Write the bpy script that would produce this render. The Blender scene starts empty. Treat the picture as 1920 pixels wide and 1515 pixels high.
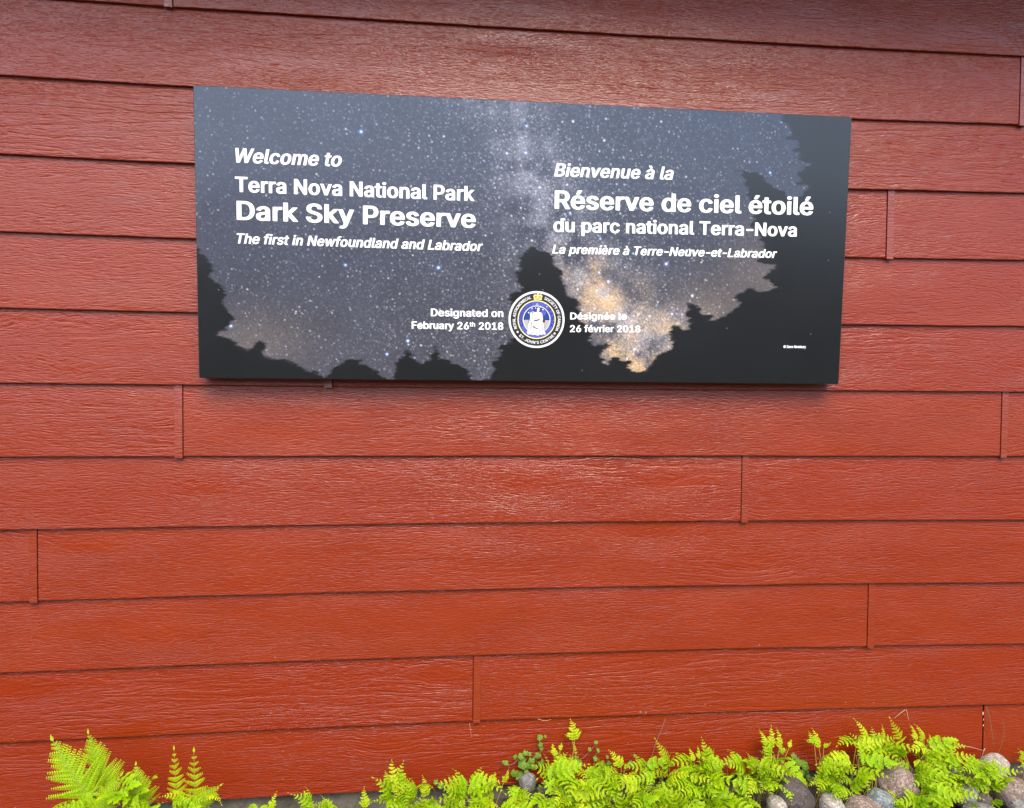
import bpy, bmesh, math, random, json
import numpy as np
from mathutils import Vector, Matrix, Quaternion, noise as mnoise
from mathutils.geometry import tessellate_polygon

scene = bpy.context.scene
col = scene.collection
random.seed(11)
R = math.radians

# ------------------------------------------------------------------ camera
CAM = Vector((0.0, -2.0, 1.399))
F = 1318.96                                   # focal length in photo pixels (1920 x 1515)
_a, _b, _c = -0.0972040, -0.0765202, -0.0140352
def _rz(t): return Matrix(((math.cos(t), -math.sin(t), 0), (math.sin(t), math.cos(t), 0), (0, 0, 1)))
def _rx(t): return Matrix(((1, 0, 0), (0, math.cos(t), -math.sin(t)), (0, math.sin(t), math.cos(t))))
def _ry(t): return Matrix(((math.cos(t), 0, math.sin(t)), (0, 1, 0), (-math.sin(t), 0, math.cos(t))))
ROT = _rz(_a) @ _rx(_b) @ _ry(_c)
right, fwd, up = ROT @ Vector((1, 0, 0)), ROT @ Vector((0, 1, 0)), ROT @ Vector((0, 0, 1))
cd = bpy.data.cameras.new('camera')
cam = bpy.data.objects.new('camera', cd)
col.objects.link(cam)
cam.matrix_world = Matrix(((right.x, up.x, -fwd.x, CAM.x), (right.y, up.y, -fwd.y, CAM.y),
                           (right.z, up.z, -fwd.z, CAM.z), (0, 0, 0, 1)))
cd.sensor_width = 36.0
cd.lens = F / 1920 * 36.0
cd.clip_start, cd.clip_end = 0.05, 500
scene.camera = cam

# ------------------------------------------------------------------ light
SUN_EL, SUN_AZ = R(58), R(200)                # overcast day, brightest part of the sky high in front of the wall
w = bpy.data.worlds.new('World'); scene.world = w; w.use_nodes = True
nt = w.node_tree
bg = nt.nodes['Background']
sky = nt.nodes.new('ShaderNodeTexSky'); sky.sky_type = 'NISHITA'; sky.sun_disc = False
sky.sun_elevation = SUN_EL; sky.sun_rotation = SUN_AZ
sky.air_density = 1.0; sky.dust_density = 2.0; sky.ozone_density = 1.0
hs = nt.nodes.new('ShaderNodeHueSaturation'); hs.inputs['Saturation'].default_value = 0.85
nt.links.new(sky.outputs[0], hs.inputs['Color'])
nt.links.new(hs.outputs[0], bg.inputs['Color'])
bg.inputs['Strength'].default_value = 0.15
sl = bpy.data.lights.new('sun', 'SUN'); sl.energy = 1.4; sl.angle = R(34); sl.color = (1.0, 0.87, 0.68)
so = bpy.data.objects.new('sun', sl); col.objects.link(so)
# direction the light travels: from high in front of the wall (-y), a little from +x
SD = Vector((-0.22, 0.78, -1.0)).normalized()
so.rotation_euler = SD.to_track_quat('-Z', 'Y').to_euler()
so.location = (1, -4, 6)
scene.view_settings.view_transform = 'Standard'
scene.view_settings.look = 'None'
scene.view_settings.exposure = 1.68
scene.view_settings.gamma = 1.0

# ------------------------------------------------------------------ helpers
def at(px, py, Y):
    """point of the plane y = Y seen at photo pixel (px, py)"""
    d = ROT @ Vector(((px - 960) / F, 1.0, -(py - 757.5) / F))
    t = (Y - CAM.y) / d.y
    return CAM + d * t

def pixel(P):
    d = ROT.transposed() @ (P - CAM)
    return 960 + F * d.x / d.y, 757.5 - F * d.z / d.y

def link(name, me, mat=None, parent=None):
    o = bpy.data.objects.new(name, me); col.objects.link(o)
    for m in (mat if isinstance(mat, (list, tuple)) else [mat]):
        if m is not None: me.materials.append(m)
    if parent is not None: o.parent = parent
    return o

def mesh(name, V, Fc, mat=None, parent=None, smooth=False):
    me = bpy.data.meshes.new(name); me.from_pydata([tuple(v) for v in V], [], Fc); me.update()
    if smooth: me.polygons.foreach_set('use_smooth', [True] * len(me.polygons))
    return link(name, me, mat, parent)

def thing(name, label, cat, loc=(0, 0, 0), group=None):
    o = bpy.data.objects.new(name, None); col.objects.link(o); o.location = loc
    o.empty_display_size = 0.05
    o['label'] = label; o['category'] = cat
    if group: o['group'] = group
    return o

def tag(o, label, cat, group=None):
    o['label'] = label; o['category'] = cat
    if group: o['group'] = group
    return o

class MB:
    def __init__(s): s.v = []; s.f = []; s.m = []
    def quad(s, a, b, c, d, m=0):
        n = len(s.v); s.v += [a, b, c, d]; s.f.append((n, n + 1, n + 2, n + 3)); s.m.append(m)
    def box(s, x0, x1, y0, y1, z0, z1, m=0):
        n = len(s.v)
        s.v += [(x, y, z) for x in (x0, x1) for y in (y0, y1) for z in (z0, z1)]
        for f in ((0, 1, 3, 2), (4, 6, 7, 5), (0, 4, 5, 1), (2, 3, 7, 6), (0, 2, 6, 4), (1, 5, 7, 3)):
            s.f.append(tuple(n + i for i in f)); s.m.append(m)
    def tube(s, P, r, k=6, m=0):
        P = [Vector(p) for p in P]; n0 = len(s.v)
        for i, p in enumerate(P):
            t = (P[min(i + 1, len(P) - 1)] - P[max(i - 1, 0)]).normalized()
            a = t.orthogonal().normalized() if i == 0 else (a - t * a.dot(t)).normalized()
            b = t.cross(a)
            rr = r[i] if isinstance(r, (list, tuple)) else r
            for j in range(k):
                q = 2 * math.pi * j / k
                s.v.append(p + a * (rr * math.cos(q)) + b * (rr * math.sin(q)))
        for i in range(len(P) - 1):
            for j in range(k):
                s.f.append((n0 + i * k + j, n0 + i * k + (j + 1) % k, n0 + (i + 1) * k + (j + 1) % k, n0 + (i + 1) * k + j)); s.m.append(m)
    def build(s, name, mat, parent=None, smooth=False):
        o = mesh(name, s.v, s.f, mat, parent, smooth)
        if any(s.m): o.data.polygons.foreach_set('material_index', s.m)
        return o

def spline(P, n=8):
    P = [Vector(p) for p in P]; out = []
    for i in range(len(P) - 1):
        p0, p1, p2, p3 = P[max(i - 1, 0)], P[i], P[i + 1], P[min(i + 2, len(P) - 1)]
        for j in range(n):
            t = j / n
            out.append(0.5 * ((2 * p1) + (p2 - p0) * t + (2 * p0 - 5 * p1 + 4 * p2 - p3) * t * t + (3 * p1 - p0 - 3 * p2 + p3) * t ** 3))
    out.append(P[-1]); return out

# ------------------------------------------------------------------ materials
def mat(name, base=(0.5, 0.5, 0.5), rough=0.5, spec=0.5):
    m = bpy.data.materials.new(name); m.use_nodes = True
    b = m.node_tree.nodes['Principled BSDF']
    b.inputs['Base Color'].default_value = (*base, 1)
    b.inputs['Roughness'].default_value = rough
    b.inputs['Specular IOR Level'].default_value = spec
    return m, m.node_tree, b

class NT:
    """short hand for wiring nodes"""
    def __init__(s, nt): s.nt = nt
    def n(s, typ, **kw):
        x = s.nt.nodes.new(typ)
        for k, v in kw.items(): setattr(x, k, v)
        return x
    def put(s, sock, v):
        if hasattr(v, 'is_output') or isinstance(v, bpy.types.NodeSocket): s.nt.links.new(v, sock)
        else: sock.default_value = v
    def math(s, op, a, b=0.0, c=0.0, clamp=False):
        x = s.n('ShaderNodeMath', operation=op, use_clamp=clamp)
        s.put(x.inputs[0], a); s.put(x.inputs[1], b); s.put(x.inputs[2], c)
        return x.outputs[0]
    def noise(s, vec, scale, detail=2, rough=0.5, dist=0.0, dim='3D'):
        x = s.n('ShaderNodeTexNoise', noise_dimensions=dim)
        if vec is not None: s.nt.links.new(vec, x.inputs['Vector'])
        x.inputs['Scale'].default_value = scale; x.inputs['Detail'].default_value = detail
        x.inputs['Roughness'].default_value = rough; x.inputs['Distortion'].default_value = dist
        return x.outputs[0]
    def xyz(s, x, y, z=0.0):
        c = s.n('ShaderNodeCombineXYZ'); s.put(c.inputs[0], x); s.put(c.inputs[1], y); s.put(c.inputs[2], z); return c.outputs[0]
    def ramp(s, fac, stops):
        r = s.n('ShaderNodeValToRGB'); s.nt.links.new(fac, r.inputs[0]); e = r.color_ramp.elements
        while len(e) < len(stops): e.new(0.5)
        for el, (p, c) in zip(e, stops):
            el.position = p; el.color = (*c, 1) if len(c) == 3 else c
        return r.outputs[0]
    def mix(s, fac, a, b, mode='MIX'):
        x = s.n('ShaderNodeMix', data_type='RGBA', blend_type=mode)
        s.put(x.inputs[0], fac); s.put(x.inputs[6], a); s.put(x.inputs[7], b); return x.outputs[2]
    def bump(s, h, strength, dist):
        x = s.n('ShaderNodeBump'); s.put(x.inputs['Strength'], strength); x.inputs['Distance'].default_value = dist
        s.nt.links.new(h, x.inputs['Height']); return x.outputs[0]

def siding_material(name, grain=1.0):
    m, nt, b = mat(name, rough=0.42, spec=0.58)
    k = NT(nt)
    uv = k.n('ShaderNodeUVMap', uv_map='board')
    sep = k.n('ShaderNodeSeparateXYZ'); nt.links.new(uv.outputs[0], sep.inputs[0])
    U, V = sep.outputs[0], sep.outputs[1]
    seed = k.n('ShaderNodeAttribute', attribute_name='tone')
    # knots: the grain bends round a few scattered centres
    vo = k.n('ShaderNodeTexVoronoi', voronoi_dimensions='2D', feature='F1')
    nt.links.new(k.xyz(k.math('MULTIPLY', U, 1.15), k.math('MULTIPLY', V, 4.2)), vo.inputs['Vector'])
    vo.inputs['Scale'].default_value = 1.0
    kd = vo.outputs['Distance']
    kn = k.math('EXPONENT', k.math('MULTIPLY', k.math('MULTIPLY', kd, kd), -45.0))
    warp = k.noise(k.xyz(k.math('MULTIPLY', U, 2.0), k.math('MULTIPLY', V, 5.0)), 1.0, 2, 0.5)
    warp2 = k.noise(k.xyz(k.math('MULTIPLY', U, 14.0), k.math('MULTIPLY', V, 26.0)), 1.0, 2, 0.6)
    V1 = k.math('ADD', V, k.math('MULTIPLY', k.math('SUBTRACT', warp, 0.5), 0.045))
    V1 = k.math('ADD', V1, k.math('MULTIPLY', k.math('SUBTRACT', warp2, 0.5), 0.010))
    V1 = k.math('ADD', V1, k.math('MULTIPLY', kn, 0.020))
    # raised cedar grain, in three sizes
    g1 = k.noise(k.xyz(k.math('MULTIPLY', U, 17.0), k.math('MULTIPLY', V1, 125.0)), 1.0, 3, 0.62)
    g2 = k.noise(k.xyz(k.math('MULTIPLY', U, 40.0), k.math('MULTIPLY', V1, 270.0)), 1.0, 2, 0.6)
    g3 = k.noise(k.xyz(k.math('MULTIPLY', U, 3.0), k.math('MULTIPLY', V1, 42.0)), 1.0, 1, 0.5)
    ridge = k.math('SUBTRACT', 1.0, k.math('MULTIPLY', k.math('ABSOLUTE', k.math('SUBTRACT', g1, 0.5)), 5.0), clamp=True)
    cath = k.math('SUBTRACT', 1.0, k.math('MULTIPLY', k.math('ABSOLUTE', k.math('SUBTRACT', g3, 0.5)), 14.0), clamp=True)
    soft = k.noise(k.xyz(k.math('MULTIPLY', U, 1.6), k.math('MULTIPLY', V, 10.0)), 1.0, 2, 0.5)
    mask = k.math('MULTIPLY_ADD', soft, 2.6, -0.75, clamp=True)
    mask2 = k.math('MULTIPLY_ADD', k.noise(k.xyz(k.math('MULTIPLY', U, 1.1), k.math('MULTIPLY', V, 7.0), 3.3), 1.0, 1), 5.0, k.math('MULTIPLY_ADD', seed.outputs['Fac'], 1.4, -3.1), clamp=True)
    h = k.math('MULTIPLY', ridge, k.math('MULTIPLY_ADD', mask, 0.6, 0.4))
    h = k.math('ADD', h, k.math('MULTIPLY', g2, 1.1))
    h = k.math('SUBTRACT', h, k.math('MULTIPLY', k.math('MULTIPLY', cath, mask2), 0.75))
    nrm = k.bump(h, k.math('MULTIPLY_ADD', seed.outputs['Fac'], 0.12 * grain, 0.40 * grain), 0.0022)
    nt.links.new(nrm, b.inputs['Normal'])
    # stain: even red with slightly different boards, darker where the pores drink it
    tone = seed.outputs['Fac']
    blot = k.noise(k.xyz(k.math('MULTIPLY', U, 4.0), k.math('MULTIPLY', V, 8.0), 7.0), 1.0, 3, 0.6)
    c1 = k.ramp(blot, [(0.3, (0.202, 0.0235, 0.0042)), (0.7, (0.243, 0.0305, 0.0062))])
    c2 = k.mix(k.math('MULTIPLY', tone, 0.9), c1, (0.218, 0.0220, 0.0028, 1))
    c3 = k.mix(k.math('MULTIPLY', k.math('SUBTRACT', 1.0, g2), 0.30), c2, (0.130, 0.0105, 0.002, 1))
    # pale flecks of dust and splashed soil low on the wall
    ge = k.n('ShaderNodeNewGeometry'); sp_ = k.n('ShaderNodeSeparateXYZ'); nt.links.new(ge.outputs['Position'], sp_.inputs[0])
    v2 = k.n('ShaderNodeTexVoronoi'); nt.links.new(ge.outputs['Position'], v2.inputs['Vector']); v2.inputs['Scale'].default_value = 55
    sc2 = k.n('ShaderNodeSeparateColor'); nt.links.new(v2.outputs['Color'], sc2.inputs[0])
    fl = k.math('MULTIPLY', k.math('LESS_THAN', v2.outputs['Distance'], k.math('MULTIPLY_ADD', sc2.outputs[1], 0.12, 0.04)), k.math('GREATER_THAN', sc2.outputs[0], k.math('MULTIPLY_ADD', sp_.outputs[2], 0.6, 0.62)))
    # chalky worn blotches, mostly on the upper boards
    ch = k.noise(k.xyz(k.math('MULTIPLY', U, 3.4), k.math('MULTIPLY', V, 11.0), 12.0), 1.0, 4, 0.62)
    chm = k.math('MULTIPLY', k.math('MULTIPLY_ADD', ch, 7.0, -4.1, clamp=True), k.math('MULTIPLY_ADD', sp_.outputs[2], 0.42, -0.42, clamp=True))
    c3 = k.mix(chm, c3, (0.205, 0.066, 0.062, 1))
    c4 = k.mix(k.math('MULTIPLY', fl, 0.45), c3, (0.36, 0.22, 0.15, 1))
    nt.links.new(c4, b.inputs['Base Color'])
    rg = k.math('MULTIPLY_ADD', blot, 0.22, 0.13)
    nt.links.new(rg, b.inputs['Roughness'])
    return m

M = {}
M['siding'] = siding_material('red_stained_siding')
M['strip'] = siding_material('red_painted_metal', 0.8)
M['strip'].node_tree.nodes['Principled BSDF'].inputs['Specular IOR Level'].default_value = 0.95
def rough_surface(name, c0, c1, scale, rough, bs, bd, detail=6):
    m, nt, b = mat(name, rough=rough, spec=0.3); k = NT(nt)
    tc = k.n('ShaderNodeTexCoord')
    n = k.noise(tc.outputs['Object'], scale, detail, 0.65)
    n2 = k.noise(tc.outputs['Object'], scale * 6, 3, 0.6)
    f = k.math('ADD', k.math('MULTIPLY', n, 0.6), k.math('MULTIPLY', n2, 0.4))
    nt.links.new(k.ramp(f, [(0.35, c0), (0.65, c1)]), b.inputs['Base Color'])
    nt.links.new(k.bump(f, bs, bd), b.inputs['Normal'])
    return m
M['concrete'] = rough_surface('weathered_concrete', (0.06, 0.051, 0.036), (0.156, 0.138, 0.108), 14, 0.9, 0.5, 0.006)
M['soil'] = rough_surface('dark_soil', (0.020, 0.014, 0.009), (0.085, 0.060, 0.038), 30, 0.95, 0.8, 0.012)
M['wood'] = rough_surface('grey_wood', (0.054, 0.045, 0.036), (0.132, 0.108, 0.084), 25, 0.85, 0.5, 0.004)
M['sheathing'] = mat('dark_sheathing', (0.02, 0.012, 0.01), 0.9)[0]
M['soffit'] = rough_surface('brown_soffit', (0.10, 0.05, 0.035), (0.14, 0.07, 0.05), 6, 0.7, 0.1, 0.002)
M['chip'] = mat('bare_pale_primer', (0.65, 0.5, 0.47), 0.8)[0]
def stone_material(name, c0, c1, c2):
    m, nt, b = mat(name, rough=0.75, spec=0.35); k = NT(nt)
    tc = k.n('ShaderNodeTexCoord')
    n = k.noise(tc.outputs['Object'], 18, 4, 0.6)
    v = k.n('ShaderNodeTexVoronoi'); nt.links.new(tc.outputs['Object'], v.inputs['Vector']); v.inputs['Scale'].default_value = 240
    s = k.n('ShaderNodeSeparateColor'); nt.links.new(v.outputs['Color'], s.inputs[0])
    base = k.ramp(n, [(0.35, c0), (0.65, c1)])
    gr = k.ramp(s.outputs[0], [(0.70, (0, 0, 0)), (0.86, (1, 1, 1))])
    dk = k.ramp(s.outputs[1], [(0.74, (0, 0, 0)), (0.9, (1, 1, 1))])
    c = k.mix(k.math('MULTIPLY', gr, 0.75), base, (*c2, 1))
    c = k.mix(k.math('MULTIPLY', dk, 0.6), c, (c0[0] * .4, c0[1] * .4, c0[2] * .4, 1))
    nt.links.new(c, b.inputs['Base Color'])
    nt.links.new(k.bump(k.noise(tc.outputs['Object'], 70, 5, 0.7), 0.5, 0.004), b.inputs['Normal'])
    return m
M['stone_pink'] = stone_material('pink_granite', (0.1364, 0.093, 0.0744), (0.2046, 0.1488, 0.124), (0.31, 0.2604, 0.2356))
M['stone_pale'] = stone_material('pale_granite', (0.17, 0.145, 0.12), (0.29, 0.255, 0.22), (0.42, 0.39, 0.35))
M['stone_grey'] = stone_material('grey_granite', (0.1054, 0.1023, 0.0992), (0.1674, 0.1612, 0.155), (0.279, 0.2728, 0.2666))
M['stone_blue'] = stone_material('blue_grey_stone', (0.1054, 0.124, 0.1302), (0.1736, 0.1984, 0.2046), (0.2604, 0.2852, 0.2852))
M['stone_dark'] = stone_material('brown_grey_stone', (0.0527, 0.0403, 0.0372), (0.0806, 0.062, 0.0558), (0.1116, 0.093, 0.0868))

def leaf_material(name, c_main, c_tip, c_dark, trans=0.35):
    m, nt, b = mat(name, rough=0.55, spec=0.2); k = NT(nt)
    at_ = k.n('ShaderNodeAttribute', attribute_name='tip')
    oi = k.n('ShaderNodeObjectInfo')
    tc = k.n('ShaderNodeTexCoord')
    n = k.noise(tc.outputs['Object'], 30, 3, 0.6)
    c = k.mix(k.math('MULTIPLY_ADD', n, 1.6, -0.5, clamp=True), (*c_dark, 1), (*c_main, 1))
    c = k.mix(k.math('MULTIPLY', oi.outputs['Random'], 0.45), c, (*c_dark, 1))
    c = k.mix(at_.outputs['Fac'], c, (*c_tip, 1))
    nt.links.new(c, b.inputs['Base Color'])
    tr = k.n('ShaderNodeBsdfTranslucent'); nt.links.new(c, tr.inputs[0])
    mx = k.n('ShaderNodeMixShader'); mx.inputs[0].default_value = trans
    out = nt.nodes['Material Output']
    nt.links.new(b.outputs[0], mx.inputs[1]); nt.links.new(tr.outputs[0], mx.inputs[2]); nt.links.new(mx.outputs[0], out.inputs[0])
    return m
M['fern'] = leaf_material('fern_green', (0.42, 0.64, 0.002), (0.56, 0.60, 0.008), (0.14, 0.32, 0.001))
M['creeper'] = leaf_material('creeper_green', (0.15, 0.27, 0.02), (0.24, 0.30, 0.06), (0.08, 0.17, 0.012), 0.2)
M['stalk'] = mat('fern_stalk', (0.22, 0.20, 0.03), 0.6)[0]
M['vine_stem'] = mat('reddish_stem', (0.22, 0.10, 0.07), 0.6)[0]
M['straw'] = rough_surface('dry_straw', (0.096, 0.06, 0.033), (0.204, 0.15, 0.09), 9, 0.8, 0.1, 0.001)
M['hair'] = mat('pale_dry_blade', (0.5, 0.36, 0.24), 0.7)[0]

# ------------------------------------------------------------------ the wall
E_ = 0.19875                                  # course exposure
ZL0 = 2.485                                   # height of course line 0
CO = [-0.002181, -0.018175, 0.004982, 0.019726, -0.000396, -0.006024, 0.001588, 0.002967, 0.000973, 0.012337, -0.002731, -0.010527]
def line_z(k, x):
    """height of the lower edge of course k: old boards, none quite straight"""
    xc = max(-1.3, min(1.95, x)); kk = max(0.3, min(12.0, k))
    q = -E_ * kk / 1.2 + 1
    return ZL0 - E_ * k + sum(CO[i * 4 + j] * xc ** i * q ** j for i in range(3) for j in range(4))

building = thing('wooden_building', 'wooden building wall clad in red stained lap siding with an information sign on it', 'building', (0, 0, 0))
XA, XB = -3.0, 3.6
EDGE = 0.0102
PROF = [(EDGE, 0.0), (0.0016, 0.0), (0.0004, 0.0009), (0.0, 0.003)]   # (depth, height) at the lower edge; the face leans back above
JOINTS = {}                                    # course -> [(x, seam side)]
def joint(k, px, py, side): JOINTS.setdefault(k, []).append((at(px, py, 0).x, side))
joint(1, 323, 6, 1); joint(2, 1915, 170, -1); joint(4, 1665, 420, -1); joint(6, 622, 700, 1); joint(7, 341, 790, 1)
joint(7, 1880, 790, -1); joint(8, 1392, 917, -1); joint(9, 68, 1060, 1); joint(10, 1629, 1155, -1); joint(11, 888, 1290, -1)
joint(12, 1846, 1360, 0)
rj = random.Random(5)
for k in range(-1, 13):                        # joints outside the picture
    JOINTS.setdefault(k, [])
    JOINTS[k].append((rj.uniform(-2.8, -1.5), 1)); JOINTS[k].append((rj.uniform(2.2, 3.4), 1))
sv, sf, suv, stone = [], [], [], []
rs = random.Random(3)
SW = 0.0205                                    # joint strip width
strips = []
def course_pieces(k):
    cuts = [XA]
    for x, s in sorted(JOINTS.get(k, [])): cuts.append(x)
    return cuts + [XB]
for k in range(-2, 13):
    cuts = course_pieces(k)
    for i in range(len(cuts) - 1):
        sd = dict(JOINTS.get(k, []))
        x0 = cuts[i] + ((0.0026 if sd.get(cuts[i], 0) >= 0 else 0.0004) if i else 0)
        x1 = cuts[i + 1] - ((0.0026 if sd.get(cuts[i + 1], 0) <= 0 else 0.0004) if i < len(cuts) - 2 else 0)
        du, dv, tn = rs.uniform(-20, 20), rs.uniform(-20, 20), rs.random()
        nx = max(2, int((x1 - x0) / 0.03))
        ph = rs.uniform(0, 50); rows = []
        for a in range(nx + 1):
            x = x0 + (x1 - x0) * a / nx
            zb = line_z(k, x) + 0.0011 * (mnoise.noise((x * 5, ph, 0)) + 0.5 * mnoise.noise((x * 17, ph, 3)))
            zt = line_z(k - 1, x) + 0.012
            dy = 0.0012 * mnoise.noise((x * 2.2, ph, 9))
            hh = zt - zb
            pr = [(EDGE + 0.012, 0.0005)] + PROF + [(EDGE * 0.5 * (0.9 + 0.2 * mnoise.noise((x * 1.5, ph, 5))), hh * 0.5), (EDGE, hh)]
            rows.append([(x, y + dy, zb + z) for y, z in pr])
        n0 = len(sv); npf = len(rows[0])
        for r in rows:
            for (x, y, z) in r: sv.append((x, y, z))
        for a in range(nx):
            for j in range(npf - 1):
                q = (n0 + a * npf + j, n0 + (a + 1) * npf + j, n0 + (a + 1) * npf + j + 1, n0 + a * npf + j + 1)
                sf.append(q)
                for vi in q:
                    X = sv[vi]; suv.append((X[0] + du, X[2] + dv))
                stone.append(tn)
        for a, flip in ((0, 0), (nx, 1)):       # board ends
            q = [n0 + a * npf + j for j in range(npf)]
            sf.append(tuple(q[::-1] if flip else q))
            for vi in sf[-1]:
                X = sv[vi]; suv.append((X[1] + du, X[2] + dv))
            stone.append(tn)
sid = mesh('siding', sv, sf, M['siding'], building)
uvl = sid.data.uv_layers.new(name='board'); uvl.data.foreach_set('uv', [c for u in suv for c in u])
ta = sid.data.attributes.new('tone', 'FLOAT', 'FACE'); ta.data.foreach_set('value', stone)
for k, L in JOINTS.items():                    # painted metal strips that cover the butt joints
    for x, side in L:
        if side == 0: continue
        if k == 12 or k < 0: continue
        x0 = x - SW + 0.0004 if side > 0 else x - 0.0004
        x1 = x0 + SW
        zb, zt = line_z(k, x) - 0.0035, line_z(k - 1, x) + 0.004
        b = MB(); y0 = -0.0030
        n = 6
        for i in range(n):
            za, zc = zb + (zt - zb) * i / n, zb + (zt - zb) * (i + 1) / n
            ya, yc = [y0 + EDGE * (z - zb) / (zt - zb) for z in (za, zc)]
            b.quad((x0, ya, za), (x1, ya, za), (x1, yc, zc), (x0, yc, zc))
            b.quad((x0, ya + .009, za), (x0, ya, za), (x0, yc, zc), (x0, yc + .009, zc))
            b.quad((x1, ya, za), (x1, ya + .009, za), (x1, yc + .009, zc), (x1, yc, zc))
        b.quad((x0, y0 + .012, zb), (x1, y0 + .012, zb), (x1, y0, zb), (x0, y0, zb))
        o = b.build('joint_strip', M['strip'], building)
        u = o.data.uv_layers.new(name='board')
        u.data.foreach_set('uv', [c for l in o.data.loops for c in (o.data.vertices[l.vertex_index].co.x + k, o.data.vertices[l.vertex_index].co.z)])
b = MB(); b.box(XA, XB, 0.034, 0.12, 0.11, 2.9); b.build('sheathing', M['sheathing'], building)
# concrete footing under the lowest course, a little uneven
fv, ff = [], []
nx = 160
for a in range(nx + 1):
    x = XA + (XB - XA) * a / nx
    for j, z in enumerate((-0.3, -0.05, 0.0, 0.03, 0.06, 0.09, 0.118)):
        fv.append((x, 0.030 + 0.006 * mnoise.noise((x * 9, z * 20, 2)), z))
    fv.append((x, 0.30, 0.118))
for a in range(nx):
    for j in range(7): ff.append((a * 8 + j, (a + 1) * 8 + j, (a + 1) * 8 + j + 1, a * 8 + j + 1))
mesh('foundation', fv, ff, M['concrete'], building)
# eave
SOF = 2.70
OH = 0.40
b = MB()
b.box(XA - .3, XB + .3, -OH, 0.2, SOF, SOF + 0.02)
b.box(XA - .3, XB + .3, -OH - 0.03, -OH, SOF - 0.03, SOF + 0.17)
b.build('eave', M['soffit'], building)
b = MB()
n = 4
rv = [(XA - .3, -OH - .06, SOF + .18), (XB + .3, -OH - .06, SOF + .18), (XB + .3, 2.5, SOF + 1.4), (XA - .3, 2.5, SOF + 1.4)]
b.quad(*[Vector(v) for v in rv])
b.quad(*[Vector(v) + Vector((0, 0, -.02)) for v in rv[::-1]])
b.build('roof', M['stone_dark'], building)
# flakes of bare primer beside the seam in the lowest course
for (px, py, s) in ((1843, 1338, 3.2), (1845, 1349, 2.6), (1844, 1360, 1.8), (1846, 1334, 2), (1836.5, 1335, 1.6)):
    c = at(px, py, 0.0); kk = (c.z - line_z(12, c.x)) / E_
    c = at(px, py, EDGE * kk - 0.0006)
    V = [c + Vector((math.cos(t) * s * .0011 * random.uniform(.5, 1.1), 0, math.sin(t) * s * .0021 * random.uniform(.6, 1.1))) for t in np.linspace(0, 6.28, 8)[:-1]]
    mesh('bare_patch', V, [tuple(range(7))], M['chip'], building)

# ------------------------------------------------------------------ the ground
def axis(lo, hi, a, b, fine, n):
    mid = list(np.arange(a, b, fine))
    L = [a - (a - lo) * (i / n) ** 2.5 for i in range(n, 0, -1)]; H = [b + (hi - b) * (i / n) ** 2.5 for i in range(0, n + 1)]
    return L + mid + H
gx, gy = axis(-60, 60, -2.2, 2.8, 0.025, 16), axis(-90, 0.4, -1.0, 0.1, 0.025, 16)
def ground_z(x, y):
    d = max(0.0, -y - 0.35)
    return 0.028 + 0.022 * mnoise.noise((x * 3, y * 3, 0)) + 0.010 * mnoise.noise((x * 14, y * 14, 5)) - min(0.10, 0.10 * d) + 0.26 * max(0.0, -y - 9.0)  # last term: unseen rise added behind the camera, treeline stand-in that darkens low reflections
gv = [(x, y, ground_z(x, y)) for y in gy for x in gx]
nxg = len(gx)
gf = [(j * nxg + i, j * nxg + i + 1, (j + 1) * nxg + i + 1, (j + 1) * nxg + i) for j in range(len(gy) - 1) for i in range(nxg - 1)]
g = mesh('ground', gv, gf, M['soil'], smooth=True); g['kind'] = 'structure'

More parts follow.
